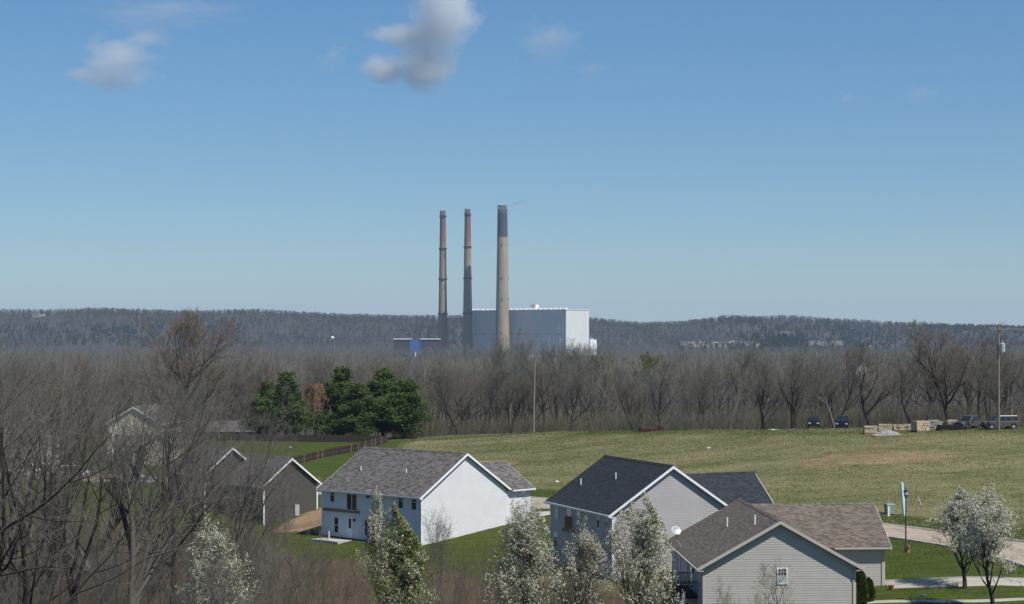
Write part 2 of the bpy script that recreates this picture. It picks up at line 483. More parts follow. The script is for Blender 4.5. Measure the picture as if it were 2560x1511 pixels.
# ------------------------------------------------------------------ houses
class House:
    """local x = along the near gable wall, local y = along the rear wall; origin at their corner"""
    def __init__(s, name, label, cx, cy, z0, vdir, W, L, H, p, sid, roofm, trim, o=0.35, oe=0.45, group=None):
        s.W, s.L, s.H, s.p, s.o, s.oe = W, L, H, p, o, oe
        s.V = np.array(vdir) / np.hypot(*vdir); s.U = np.array([-s.V[1], s.V[0]])
        s.c = np.array([cx, cy]); s.z0 = z0
        s.root = empty(name, (cx, cy, z0), math.atan2(s.V[1], s.V[0]), label, "house", group)
        s.sid, s.roofm, s.trim = sid, roofm, trim
        s.wallmb, s.roofmb, s.trimmb = MB(), MB(), MB()
        s.walls = {'rear': lambda a, z, o: (-o, a, z), 'gable': lambda a, z, o: (a, -o, z), 'front': lambda a, z, o: (W + o, a, z), 'far': lambda a, z, o: (a, L + o, z)}
        s.block(lambda a, t, z: (a, t, z), W, L, H, p, ('s0', 's1', 't0', 't1'), -1.6)
    def siding(s, P, z0, z1, a, b, row=0.18):
        z = z0
        while z < z1 - 1e-4:
            zt = min(z + row, z1)
            A0, B0, A1, B1 = a(z), b(z), a(zt), b(zt)
            if B0 - A0 < 0.02: break
            zg = zt - .034; u = (zg - z) / (zt - z); Ag, Bg = A0 + (A1 - A0) * u, B0 + (B1 - B0) * u
            s.wallmb.poly([P(A0, z, .028), P(B0, z, .028), P(Bg, zg, .026), P(Ag, zg, .026)])
            s.wallmb.poly([P(A0, z, .0), P(B0, z, .0), P(B0, z, .028), P(A0, z, .028)])
            s.wallmb.poly([P(Ag, zg, .0), P(Bg, zg, .0), P(Bg, zg, .026), P(Ag, zg, .026)])
            z = zt
    def block(s, P, W, L, H, p, faces, zb, ridge_only=False, oe=None, t_start=None):
        o, oe = s.o, s.oe if oe is None else oe
        zR = H + p * W / 2
        t0 = -o if t_start is None else t_start
        ts = .05 if t_start is None else t_start + .01
        # wall core
        prof = [(0, zb), (W, zb), (W, H - .19), (W / 2, zR - .19), (0, H - .19)]
        s.wallmb.prism([P(a, max(0, t_start or 0), z) for a, z in prof], [P(a, L, z) for a, z in prof])
        if 's0' in faces: s.siding(lambda a, z, q: P(-q, a, z), zb, H - .2, lambda z: ts, lambda z: L - 0.05)
        if 's1' in faces: s.siding(lambda a, z, q: P(W + q, a, z), zb, H - .2, lambda z: ts, lambda z: L - 0.05)
        lo = lambda z: 0.05 if z < H - .2 else (z - H + .2) / p + .05
        hi = lambda z: W - lo(z)
        if 't0' in faces: s.siding(lambda a, z, q: P(a, -q, z), zb, zR - .25, lo, hi)
        if 't1' in faces: s.siding(lambda a, z, q: P(a, L + q, z), zb, zR - .25, lo, hi)
        # roof
        zE = H - p * oe; th = .17
        prof = [(-oe, zE), (W / 2, zR), (W + oe, zE), (W + oe, zE - th), (W / 2, zR - th), (-oe, zE - th)]
        s.roofmb.prism([P(a, t0, z) for a, z in prof], [P(a, L + o, z) for a, z in prof])
        for sg in (-1, 1):                                                   # ridge cap
            s.roofmb.hexa([P(W / 2, t0 - .02, zR + .0), P(W / 2 + sg * .22, t0 - .02, zR - p * .22 + .0), P(W / 2 + sg * .22, L + o + .02, zR - p * .22 + .0), P(W / 2, L + o + .02, zR),
                           P(W / 2, t0 - .02, zR + .05), P(W / 2 + sg * .22, t0 - .02, zR - p * .22 + .035), P(W / 2 + sg * .22, L + o + .02, zR - p * .22 + .035), P(W / 2, L + o + .02, zR + .05)])
        # rake boards, returns, gutters, soffits
        rb = .27
        prof = [(-oe - .02, zE - .02), (W / 2, zR - .02), (W + oe + .02, zE - .02), (W + oe + .02, zE - rb), (W / 2, zR - rb), (-oe - .02, zE - rb)]
        ends = ([-1] if 't0' in faces else []) + ([1] if 't1' in faces else [])
        for e in ends:
            ta, tb = ((-o - .04, -o - .004) if e < 0 else (L + o + .004, L + o + .04))
            s.trimmb.prism([P(a, ta, z) for a, z in prof], [P(a, tb, z) for a, z in prof])
            t2, t3 = ((-o + .004, -.035) if e < 0 else (L + .035, L + o - .004))
            for a0, a1 in ((-oe, -.04), (W + .04, W + oe)):                   # eave return under the rake
                s.trimmb.hexa([P(a0, t2, zE - .27), P(a1, t2, zE - .27), P(a1, t3, zE - .27), P(a0, t3, zE - .27), P(a0, t2, zE - th - .01), P(a1, t2, zE - th - .01), P(a1, t3, zE - th - .01), P(a0, t3, zE - th - .01)])
        for f_, a0, a1 in (('s0', -oe - .12, -oe - .024), ('s1', W + oe + .024, W + oe + .12)):
            if f_ not in faces: continue
            g0, g1_ = max(t0, -o) if t_start is None else t_start + .3, L + o
            s.trimmb.hexa([P(a0, g0, zE - .16), P(a1, g0, zE - .16), P(a1, g1_, zE - .16), P(a0, g1_, zE - .16), P(a0, g0, zE - .03), P(a1, g0, zE - .03), P(a1, g1_, zE - .03), P(a0, g1_, zE - .03)])
            b0, b1 = ((-oe, -.04) if f_ == 's0' else (W + .04, W + oe))
            q0, q1 = (0.02, L - .02) if t_start is None else (t_start + .3, L - .02)
            s.trimmb.hexa([P(b0, q0, zE - .24), P(b1, q0, zE - .24), P(b1, q1, zE - .24), P(b0, q1, zE - .24), P(b0, q0, zE - .19), P(b1, q0, zE - .19), P(b1, q1, zE - .19), P(b0, q1, zE - .19)])
        # corner boards
        for a in (0, W):
            for e in ends:
                t = 0 if e < 0 else L
                sa = -1 if a == 0 else 1; st = e
                a0, a1 = sorted((a + sa * .045, a - sa * .11)); u0, u1 = sorted((t + st * .045, t - st * .11))
                s.trimmb.hexa([P(a0, u0, zb), P(a1, u0, zb), P(a1, u1, zb), P(a0, u1, zb), P(a0, u0, H - .3), P(a1, u0, H - .3), P(a1, u1, H - .3), P(a0, u1, H - .3)])
    def wing(s, y0, w, x2, H=None, p=None, x_in=None):
        H = H or s.H; p = p or s.p
        xi = s.W / 2 + 1.0 if x_in is None else x_in
        s.walls['wingnear'] = lambda a, z, o: (a, y0 - o, z)
        s.walls['wingend'] = lambda a, z, o: (x2 + o, a, z)
        s.block(lambda a, t, z: (xi + t, y0 + a, z), w, x2 - xi, H, p, ('s0', 's1', 't1'), -1.6, t_start=s.W - xi + .05)
        # roof of the wing runs back into the main slope
        zR = H + p * w / 2; zE = H - p * s.oe
        ov = s.W + .05
        k = (zR - s.H) / s.p
        xr = s.W - k + .05                      # where the wing ridge meets the main slope
        xe = s.W - (zE - s.H) / s.p
        for a0 in (-s.oe, w + s.oe):
            s.roofmb.prism([(xr, y0 + w / 2, zR), (ov, y0 + w / 2, zR), (ov, y0 + a0, zE), (max(min(xe, ov), xr), y0 + a0, zE)],
                           [(xr, y0 + w / 2, zR - .12), (ov, y0 + w / 2, zR - .12), (ov, y0 + a0, zE - .12), (max(min(xe, ov), xr), y0 + a0, zE - .12)])
    def solve(s, wall, px, py):
        """where the sight line of a photo pixel meets a wall: (along, height)"""
        k = (px - CX) / FPX
        if wall == 'rear': o_, d_ = s.c, s.U
        elif wall == 'gable': o_, d_ = s.c, s.V
        t = (k * o_[1] - o_[0]) / (d_[0] - k * d_[1])
        dep = o_[1] + t * d_[1]
        return t, ZC - (py - HY) * dep / FPX - s.z0
    def wbox(s, mb, wall, a0, a1, z0, z1, o0, o1):
        P = s.walls[wall]
        mb.hexa([P(a0, z0, o1), P(a1, z0, o1), P(a1, z0, o0), P(a0, z0, o0), P(a0, z1, o1), P(a1, z1, o1), P(a1, z1, o0), P(a0, z1, o0)])
    def window(s, wall, a0, a1, z0, z1, frame=.07, glass='glass', upper=None, grid=False, trim='white_trim', name="window", rail=True, label=None):
        f = MB(); A = a0 + frame; B_ = a1 - frame
        for (x0, x1, y0, y1) in ((a0, A, z0, z1), (B_, a1, z0, z1), (A, B_, z0, z0 + frame), (A, B_, z1 - frame, z1)):
            s.wbox(f, wall, x0, x1, y0, y1, .0, .075)
        zm = (z0 + z1) / 2
        if rail: s.wbox(f, wall, A, B_, zm - .025, zm + .025, .0, .07)
        if grid:
            for i in (1, 2):
                x = A + (B_ - A) * i / 3
                s.wbox(f, wall, x - .014, x + .014, zm + .025, z1 - frame, .045, .062)
            s.wbox(f, wall, A, B_, (zm + z1) / 2 - .014, (zm + z1) / 2 + .014, .046, .064)
        fo = f.build(name, M[trim], s.root)
        if label: fo["label"] = label
        g = MB(); s.wbox(g, wall, A, B_, z0 + frame, zm if rail else z1 - frame, .0, .05); g.build("pane", M[glass], fo)
        if rail:
            g = MB(); s.wbox(g, wall, A, B_, zm, z1 - frame, .0, .05); g.build("pane", M[upper or glass], fo)
        return fo
    def pwin(s, wall, p0, p1, **kw):
        a0, z1 = s.solve(wall, *p0); a1, z0 = s.solve(wall, *p1)
        if a0 > a1: a0, a1 = a1, a0
        return s.window(wall, a0, a1, z0, z1, **kw)
    def part(s, name, mat, wall, boxes):
        m = MB()
        for bx in boxes: s.wbox(m, wall, *bx)
        return m.build(name, M[mat], s.root)
    def vent(s, x, y, h=.5, parent=None):
        z = s.H + s.p * min(x, s.W - x)
        m = MB().tube((x, y, z - .1), (x, y, z + h), .06, k=8)
        return m.build("vent_pipe", M['pvc'], parent, smooth=False)
    def finish(s, vents=()):
        s.wallmb.build("wall", M[s.sid], s.root)
        ro = s.roofmb.build("roof", M[s.roofm], s.root)
        s.trimmb.build("trim", M[s.trim], s.root)
        for x, y, h in vents: s.vent(x, y, h, ro)
    def lamp(s, wall, a, z):
        m = MB(); s.wbox(m, wall, a - .1, a + .1, z - .02, z + .05, 0, .25); s.wbox(m, wall, a - .07, a + .07, z - .22, z - .02, .12, .25)
        m.build("wall_lamp", M['black_metal'], s.root)
    def downspout(s, wall, a, z0, z1):
        s.part("downspout", s.trim, wall, [(a - .05, a + .05, z0, z1, .03, .1)])

# white house
z0 = g1(-9.08, 192) 
h1 = House("white_house", "white sided house with mottled grey roof, left of the dark roofed house", -9.08, 192, 1.1, (.685, .728), 12.5, 15.0, 5.05, .62, 'sid_white', 'roof_mix', 'white_trim')
h1.wing(0, 7.6, 16.0)
W_ = h1
for p0, p1 in (((826, 1219), (838, 1257)), ((996, 1231), (1009.5, 1273)), ((1029, 1234), (1043, 1277))): h1.pwin('rear', p0, p1)
h1.pwin('rear', (914, 1225), (928, 1248))
for p0, p1 in (((836, 1292), (848, 1334)), ((1004, 1308), (1020, 1352))): h1.pwin('rear', p0, p1)
h1.pwin('rear', (912, 1299), (934, 1342))
a1, z1 = h1.solve('rear', 867, 1225); a0, z0_ = h1.solve('rear', 894, 1278)
fo = h1.window('rear', a0, a1, z0_, z1, rail=False, name="patio_door", frame=.08)
am = (a0 + a1) / 2
m = MB(); h1.wbox(m, 'rear', am - .03, am + .03, z0_ + .08, z1 - .08, .04, .08); m.build("door_stile", M['white_trim'], fo)
m = MB(); h1.wbox(m, 'rear', a0 + .1, am - .05, z0_ + .1, z0_ + 1.35, .052, .06); m.build("door_curtain", M['dark_wood_int'], fo)
a1, z1 = h1.solve('rear', 810, 1275); a0, z0_ = h1.solve('rear', 899, 1286)
h1.part("ledger_board", 'wood_new', 'rear', [(a0, a1, z0_ + .04, z0_ + .34, .03, .12)])
a1, z1 = h1.solve('rear', 869, 1291); a0, z0_ = h1.solve('rear', 883, 1346)
d = h1.part("back_door", 'white_trim', 'rear', [(a0, a1, z0_, z1, .0, .07)])
m = MB(); h1.wbox(m, 'rear', a0 + .25, a1 - .25, z0_ + 1.0, z1 - .2, .0, .085); m.build("pane", M['glass'], d)
h1.lamp('rear', *h1.solve('rear', 899, 1229)); h1.lamp('rear', *h1.solve('rear', 888, 1299))
h1.downspout('wingend', 0.25, -1.2, 4.6)
h1.window('wingend', 1.2, 6.2, -.2, 2.2, frame=.1, glass='white_trim', rail=False, name="garage_door")
h1.window('front', 10.0, 11.5, 2.4, 3.9)
h1.window('front', 12.6, 13.7, 2.4, 3.9)
h1.finish([(2.7, 11.9, .45), (2.8, 5.1, .45)])

# grey house with dark roof
h2 = House("grey_house", "light grey sided house with charcoal blue roof in the middle of the row", 8.79, 168, 0.75, (.94, .342), 11.4, 15.0, 5.9, .68, 'sid_grey', 'roof_navy', 'white_trim')
h2.wing(0.9, 8.0, 16.0)
h2.pwin('rear', (1388, 1252), (1396, 1298), upper='blind')
for p0, p1 in (((1442, 1263), (1451, 1290)), ((1493, 1274), (1501, 1324)), ((1514, 1277), (1522, 1329))): h2.pwin('rear', p0, p1, upper='blind' if p0[0] > 1480 else None)
a1, z1 = h2.solve('rear', 1419, 1258); a0, z0_ = h2.solve('rear', 1431, 1322)
d = h2.part("back_door", 'white_trim', 'rear', [(a0, a1, z0_, z1, .0, .08)])
m = MB(); h2.wbox(m, 'rear', a0 + .15, a1 - .15, z0_ + .3, z1 - .15, .0, .09); m.build("pane", M['glass'], d)
a1, z1 = h2.solve('rear', 1417, 1290); a0, z0_ = h2.solve('rear', 1432, 1325)
rails = MB()
for i in range(9):
    a = a0 + (a1 - a0) * i / 8
    h2.wbox(rails, 'rear', a - .04, a + .04, z0_, z1 - .06, .12, .2)
h2.wbox(rails, 'rear', a0, a1, z1 - .06, z1 + .02, .1, .22)
rails.build("door_rail", M['wood_new'], h2.root)
h2.part("door_ledger", 'wood_new', 'rear', [(a0 - .6, a1 + .9, z0_ - .3, z0_ - .02, .03, .12)])
h2.pwin('rear', (1499, 1366), (1507, 1398), trim='wood_new')
h2.pwin('rear', (1384, 1330), (1396, 1370))
h2.lamp('rear', *h2.solve('rear', 1414, 1263))
h2.downspout('gable', .17, -1.5, 5.5)
h2.window('wingend', 2.0, 7.0, .9, 3.2, frame=.1, glass='white_trim', rail=False, name="garage_door")
h2.window('front', 10.5, 12.0, 3.2, 4.7)
h2.finish([(2.0, 12.3, .6), (3.3, 7.0, .6)])

# warm grey house
h3 = House("tan_house", "warm grey sided house with brown shingle roof, nearest house on the right", xat(1758, 142), 142, -0.5, (.999, .041), 11.35, 18.3, 5.65, .565, 'sid_tan', 'roof_brown', 'taupe_trim', o=.45, oe=.5)
h3.wing(9.6, 11.0, 15.8, H=6.05, p=.49)
h3.pwin('gable', (1942, 1420), (1969, 1461), upper='glass', glass='blind', grid=True, frame=.1, label="white framed window with a grid in its upper sash")
for i, (a, zz) in enumerate(((13.0, 3.6), (10.6, 3.6), (9.2, 3.6))):
    h3.window('rear', a, a + .85, zz, zz + 1.5, trim='white_trim')
h3.window('rear', 5.2, 7.2, 3.0, 5.0, rail=False, name="patio_door")
h3.window('rear', 1.1, 1.9, 3.6, 5.0)
h3.window('rear', 1.1, 2.0, .7, 2.0)
h3.lamp('rear', 4.4, 4.7)
h3.downspout('wingnear', 15.62, -1, 5.6); h3.downspout('gable', 11.2, -1, 5.0)
h3.window('wingend', 13.0, 18.0, 2.4, 4.6, frame=.1, glass='white_trim', rail=False, name="garage_door")
h3.finish([(3.2, 9.2, .75), (4.45, 3.6, .75)])
# deck with railing on the rear wall
dk = MB(); x0, x1, y0, y1, zt = -2.3, -.04, 2.8, 8.6, 2.95
dk.box(x0, x1, y0, y1, zt - .28, zt)
for yy in (y0 + .15, (y0 + y1) / 2, y1 - .15): dk.box(x0 + .1, x0 + .25, yy - .08, yy + .08, -2.4, zt - .28)
dko = dk.build("deck", M['wood_black'], h3.root)
rl = MB()
for yy in np.linspace(y0 + .05, y1 - .05, 40): rl.box(x0 + .03, x0 + .07, yy - .02, yy + .02, zt, zt + .95)
for xx in np.linspace(x0 + .2, x1 - .1, 14):
    for yy in (y0 + .05, y1 - .05): rl.box(xx - .02, xx + .02, yy - .02, yy + .02, zt, zt + .95)
for yy in (y0 + .05, y1 - .05): rl.box(x0 + .12, x1, yy - .05, yy + .05, zt + .95, zt + 1.02); rl.box(x0 + .12, x1, yy - .025, yy + .025, zt + .1, zt + .16)
rl.box(x0, x0 + .115, y0, y1, zt + .95, zt + 1.03)
for xx, yy in ((x0 + .05, y0 + .05), (x0 + .05, y1 - .05), (x0 + .05, 5.7)): rl.box(xx - .06, xx + .06, yy - .06, yy + .06, zt, zt + 1.1)
rl.build("railing", M['wood_black'], dko)
# satellite dish on the far eave
ds = MB(); dx, dy, dz = -.35, 13.5, 5.5
prof = [(0.02, 0.0), (.18, .012), (.34, .05), (.48, .1), (.5, .105), (.48, .115), (.34, .065), (.18, .03), (.02, .02)]
ds.lathe(prof, 18)
dish = ds.build("satellite_dish", M['grey_metal'], h3.root, smooth=True)
dish.location = (-.62, 11.2, 6.95); dish.rotation_euler = (R(62), 0, R(28)); dish.scale = (.92, .75, .9)
am_ = MB(); am_.tube((-.05, 11.4, 5.45), (-.45, 11.3, 6.1), .03); am_.tube((-.45, 11.3, 6.1), (-.6, 11.25, 6.72), .03); am_.tube((-.5, 11.3, 6.35), (-.4, 10.6, 6.75), .02)
am_.build("dish_mast", M['grey_metal'], h3.root)

# dark taupe house, two parallel gables
h0 = House("taupe_house", "dark taupe sided house with white rakes and two stepped gables on the left", xat(659, 225), 225, g1(xat(659, 225), 225), (.787, .616), 7.4, 9.5, 4.9, .78, 'sid_taupe', 'roof_grey', 'white_trim')
m0 = g1(xat(659, 225), 225)
def block2():
    x_off, y_off = -2.6, 9.4
    P = lambda a, t, z: (x_off + a, y_off + t, z)
    h0.block(P, 7.4, 9.0, 5.8, .78, ('s0', 's1', 't0', 't1'), -1.6)
    h0.walls['rear2'] = lambda a, z, o: (x_off - o, a, z)
block2()
h0.part("meter_box", 'grey_metal', 'gable', [(4.15, 4.75, .9, 2.2, .03, .25), (4.4, 4.5, -.6, .9, .03, .1)])
h0.window('rear2', 11.0, 12.0, 3.6, 4.3, rail=True)
h0.window('rear', 4.0, 5.0, 2.6, 4.0)
h0.window('rear', 6.8, 7.7, 2.6, 4.0)
h0.finish()

# cream house and white house behind the bare trees
hc = House("cream_house", "cream sided two storey house behind the bare trees on the left", xat(270, 290), 290, g1(xat(270, 290), 290), (.98, -.12), 8.0, 11.0, 6.4, .58, 'sid_cream', 'roof_grey', 'white_trim', oe=.4)
hc.window('gable', 1.0, 2.2, 3.0, 4.6)
hc.window('gable', 5.6, 6.8, 3.0, 4.6)
def blockc():
    P = lambda a, t, z: (6.6 + a, -2.5 + t, z)
    hc.block(P, 4.4, 8, 3.6, .6, ('s0', 's1', 't0'), -1.6)
blockc()
pm = MB(); pm.prism([(1.5, -2.6, 3.0), (6.5, -2.6, 3.0), (6.5, -.05, 4.4), (1.5, -.05, 4.4)], [(1.5, -2.6, 2.85), (6.5, -2.6, 2.85), (6.5, -.05, 4.25), (1.5, -.05, 4.25)])
pm.build("porch_roof", M['roof_grey'], hc.root)
pm = MB()
for xx in (1.6, 3.2, 4.8): pm.box(xx - .08, xx + .08, -2.5, -2.34, -.5, 2.88)
pm.build("porch_post", M['white_trim'], hc.root)
hc.finish()
hw = House("white_house", "white gabled house at the left edge behind bare branches", xat(8, 285), 285, g1(xat(8, 285), 285), (.95, .3), 8.0, 10.0, 5.2, .6, 'sid_white', 'roof_grey', 'white_trim')
hw.window('gable', 1.2, 2.2, 2.8, 4.2); hw.window('gable', 5.6, 6.6, 2.8, 4.2)
hw.window('gable', 3.5, 4.5, -.0, 2.1, rail=False, name="front_door")
hw.finish()
hg = House("grey_roofed_house", "low grey house roof left of the evergreens", xat(636, 372), 372, g1(xat(636, 372), 372) - .6, (.12, 1), 8, 13, 2.3, .4, 'sid_taupe', 'roof_grey', 'taupe_trim')
hg.window('rear', 3, 4, .8, 2.0)
hg.finish()
hv = House("white_house", "small white house half hidden in the wood at upper right", xat(2140, 1100), 1100, -3.2, (.8, .5), 10, 11, 5.5, .8, 'sid_white', 'roof_grey', 'white_trim')
hv.window('gable', 2, 3, 3.2, 4.8); hv.window('gable', 6, 7, 3.2, 4.8)
hv.finish()

# ------------------------------------------------------------------ fences
def fence(pts, h, label, picket=.14, posts=2.4):
    r = empty("wooden_fence", (pts[0][0], pts[0][1], g1(*pts[0])), 0, label, "fence", "wooden fences round the back lawn")
    O = np.array([pts[0][0], pts[0][1], g1(*pts[0])])
    pan, rail = MB(), MB()
    for (a, b_) in zip(pts[:-1], pts[1:]):
        a = np.array(a, float); b_ = np.array(b_, float); L = np.hypot(*(b_ - a)); t = (b_ - a) / L; n = np.array([-t[1], t[0]])
        k = int(L / picket)
        P = a + t * (np.arange(k)[:, None] * picket); Zs = ground(P[:, 0], P[:, 1])
        for (x, y), z in zip(P, Zs):
            hh = h + random.uniform(-.04, .04); z0 = z - .1 - O[2]; x -= O[0]; y -= O[1]
            c = [(x, y), (x + t[0] * picket * .9, y + t[1] * picket * .9)]
            c += [(c[1][0] + n[0] * .02, c[1][1] + n[1] * .02), (c[0][0] + n[0] * .02, c[0][1] + n[1] * .02)]
            pan.hexa([(*q, z0) for q in c] + [(*q, z0 + .1 + hh) for q in c])
        kk = int(L / posts) + 1
        for i in range(kk):
            p = a + t * min(L, i * posts) - n * .08; z = g1(*p) - O[2]; x, y = p[0] - O[0], p[1] - O[1]
            MBp = MB().box(x - .05, x + .05, y - .05, y + .05, z - .2, z + h + .08)
            MBp.build("post", M['pole'] if random.random() < .25 else M['wood_dark'], r)
            if i < kk - 1:
                q = a + t * min(L, (i + 1) * posts) - n * .05; zq = g1(*q) - O[2]
                for hz in (.3, h - .25):
                    rail.tube((x + t[0] * .05, y + t[1] * .05, z + hz), (q[0] - O[0], q[1] - O[1], zq + hz), .035, k=4)
    pan.build("picket_panel", M['wood_dark'], r); rail.build("rail", M['wood_dark'], r)
FC = (xat(968, 345), 345)
fence([(xat(735, 288), 288), (xat(850, 312), 312), FC], 1.25, "brown wooden fence rising from the taupe house to the evergreens")
fence([FC, (xat(640, 352), 352), (xat(500, 356), 356)], 1.25, "dark shaded fence running below the row of evergreens")

# ------------------------------------------------------------------ street furniture and small things
def pole_thing(name, label, px, d, h, lean=0, cross=2.2, transformer=False, r=.15):
    x = xat(px, d); z = g1(x, d)
    t = empty(name, (x, d, z), 0, label, "utility pole", "wooden utility poles")
    MB().tube((0, 0, -1), (lean * h, 0, h), r * 1.15, r * .8, 10).build("pole", M['pole'], t, smooth=False)
    xt = lean * (h - .5)
    a = MB()
    a.box(xt - cross / 2, xt + cross / 2, -.28, -.16, h - .62, h - .5); a.box(xt - cross / 2, xt + cross / 2, .16, .28, h - .62, h - .5)
    a.build("crossarm", M['pole'], t)
    a = MB().tube((xt, -.2, h - 1.5), (xt + cross * .32, -.2, h - .62), .035, k=5); a.build("brace", M['grey_metal'], t)
    for s in (-.48, -.2, .48):
        MB().lathe([(.03, 0), (.06, .05), (.04, .12), (.065, .17), (.03, .24)], 8, (xt + s * cross, -.22, h - .5)).build("insulator", M['grey_metal'], t)
    if transformer:
        tr = MB().lathe([(.3, 0), (.34, .04), (.34, 1.05), (.36, 1.08), (.36, 1.16), (.2, 1.24)], 16, (xt + .5, -.1, h - 3.7)).build("transformer", M['transformer'], t)
        MB().lathe([(.06, 0), (.1, .1), (.06, .2), (.1, .3), (.05, .4)], 8, (xt + .5, -.1, h - 2.48)).build("bushing", M['grey_metal'], tr)
        MB().box(xt - .2, xt - .05, -.2, .1, h - 4.6, h - 2.6).build("cutout", M['black_metal'], t)
    return t, (x, d, z)
pole_thing("utility_pole", "slim utility pole standing alone at the middle of the field edge", 1334, 352, 14.4, .016, 2.0, r=.16)
tR, pR = pole_thing("utility_pole", "utility pole with grey transformer behind the parked pickup and suv", 2497, 268, 14.6, 0, 2.5, True, r=.17)

def wire(name, label, p, q, sag, r=.02):
    m = MB(); prev = None
    for i in range(17):
        t = i / 16; c = np.array(p) * (1 - t) + np.array(q) * t; c[2] -= sag * 4 * t * (1 - t)
        if prev is not None: m.tube(prev, c, r, k=4)
        prev = c
    tag(m.build(name, M['wire'], None), label, "cable", "overhead wires at the right utility pole")
zt = pR[2] + 14.6
wire("overhead_wire", "upper overhead wire leaving the right utility pole crossarm", (pR[0] + 1.2, pR[1] - .2, zt - .3), (pR[0] + 40, pR[1] + 12, zt + .3), .9, .032)
wire("overhead_wire", "thin overhead wire from the inner end of the right pole crossarm", (pR[0] - 1.2, pR[1] - .2, zt - .3), (pR[0] + 38, pR[1] + 14, zt + .4), .9, .032)
wire("overhead_wire", "low bright service cable sloping down from the transformer", (pR[0] + .3, pR[1] - .2, zt - 2.9), (pR[0] + 22, pR[1] - 20, zt - 9.5), .4, .03)

# lamp post
def lamp_post():
    d = 170; x = xat(2264.5, d); z = g1(x, d); h = 5.45
    t = empty("street_lamp", (x, d, z), 0, "dark lamp post with lantern head on the lawn beside the brown roof", "street lamp")
    MB().lathe([(.11, -.3), (.11, .5), (.075, .6), (.055, h - .75), (.055, h - .7)], 12).build("post", M['dark_metal'], t, smooth=True)
    MB().lathe([(.06, 0), (.13, .08), (.09, .14), (.17, .3), (.18, .32)], 12, (0, 0, h - .75)).build("lantern_base", M['black_metal'], t)
    MB().lathe([(.16, 0), (.2, .28), (.2, .3)], 8, (0, 0, h - .43)).build("lantern_glass", M['blind'], t)
    MB().lathe([(.24, 0), (.25, .03), (.12, .16), (.03, .22), (.03, .3), (.005, .33)], 12, (0, 0, h - .125)).build("lantern_cap", M['black_metal'], t)
lamp_post()
def hydrant():
    d = 169.3; x = xat(2271, d); z = g1(x, d)
    t = empty("fire_hydrant", (x, d, z), 0, "small faded red hydrant at the foot of the lamp post", "hydrant")
    b_ = MB().lathe([(.13, -.1), (.13, .05), (.09, .08), (.09, .45), (.12, .48), (.11, .56), (.05, .64), (.03, .68)], 12).build("body", M['hydrant'], t, smooth=True)
    MB().tube((-.17, 0, .38), (.17, 0, .38), .045).build("outlet", M['hydrant'], t)
hydrant()
def sign():
    d = 206.0; x = xat(2261, d); z = g1(x, d)
    t = empty("sign", (x, d, z), R(8), "tall white double board sign seen edge on beside the lamp lantern", "sign")
    H = 3.55
    a = MB(); a.hexa([(-.1, -.25, -.3), (.08, -.25, -.3), (.08, .25, -.3), (-.1, .25, -.3), (-.42, -.25, H), (-.2, -.25, H), (-.2, .25, H), (-.42, .25, H)]); a.build("board", M['sign_white'], t)
    a = MB(); a.hexa([(.09, -.2, 0), (.19, -.2, 0), (.19, .3, 0), (.09, .3, 0), (-.12, -.2, H - .75), (.0, -.2, H - .75), (.0, .3, H - .75), (-.12, .3, H - .75)]); a.build("board", M['sign_white'], t)
    MB().box(-.03, .03, -.03, .03, -.4, .3).build("post", M['pole'], t)
sign()
def utility_box():
    d = 208.0; x = xat(2224, d); z = g1(x, d)
    t = empty("utility_box", (x, d, z), R(10), "pale green utility box on the grass behind the brown roof ridge", "utility box")
    MB().hexa([(-.42, -.4, -.2), (.42, -.4, -.2), (.42, .4, -.2), (-.42, .4, -.2), (-.48, -.46, .95), (.48, -.46, .95), (.48, .46, .95), (-.48, .46, .95)]).build("cabinet", M['utility_green'], t, bevel=.04)
    MB().hexa([(-.5, -.48, .96), (.5, -.48, .96), (.5, .48, .96), (-.5, .48, .96), (-.45, -.43, 1.06), (.45, -.43, 1.06), (.45, .43, 1.06), (-.45, .43, 1.06)]).build("lid", M['utility_green'], t)
    x2 = xat(2222, 205); t = empty("marker_post", (x2, 205, g1(x2, 205)), 0, "white marker post with thin whip in front of the green box", "marker post", "marker posts by the street")
    MB().box(-.11, .11, -.06, .06, -.2, 1.05).build("post", M['pvc'], t); MB().tube((0, 0, 1.0), (.04, 0, 2.2), .02, k=5).build("whip", M['pvc'], t)
utility_box()
def stake(px, d, h, lean, label, mat='pvc', r=.025):
    x = xat(px, d); o = MB().tube((0, 0, -.15), (lean, 0, h), r, k=6).build("marker_stake", M[mat]); o.location = (x, d, g1(x, d)); tag(o, label, "stake", "marker posts by the street")
stake(2304, 215, 1.0, -.4, "thin white stake leaning left in the grass right of the lamp post")
stake(1923, 215, .8, .02, "thin white stake behind the brown roof ridge", r=.03)
stake(2335, 203, .6, -.01, "short grey post at the field edge beside the road", 'grey_metal', .06)
def pot():
    d = 150.0; x = xat(2228, d); z = g1(x, d)
    t = empty("flower_pot", (x, d, z), 0, "terracotta flower pot at the garage corner of the warm grey house", "pot")
    MB().lathe([(.14, 0), (.2, .26), (.23, .28), (.23, .36), (.2, .36), (.17, .25)], 16).build("pot_body", M['terracotta'], t, smooth=False)
    MB().lathe([(.17, 0), (.16, .02), (.01, .05)], 12, (0, 0, .27)).build("soil", M['wood_dark'], t)
pot()
x = xat(2309, 147); o = MB().lathe([(.02, 0), (.16, .02), (.19, .06), (.12, .07), (.02, .05)], 14).build("toy_disc", M['blue_toy']); o.location = (x, 147, g1(x, 147) + .03); tag(o, "small blue plastic disc lying on the grass by the footpath", "toy")
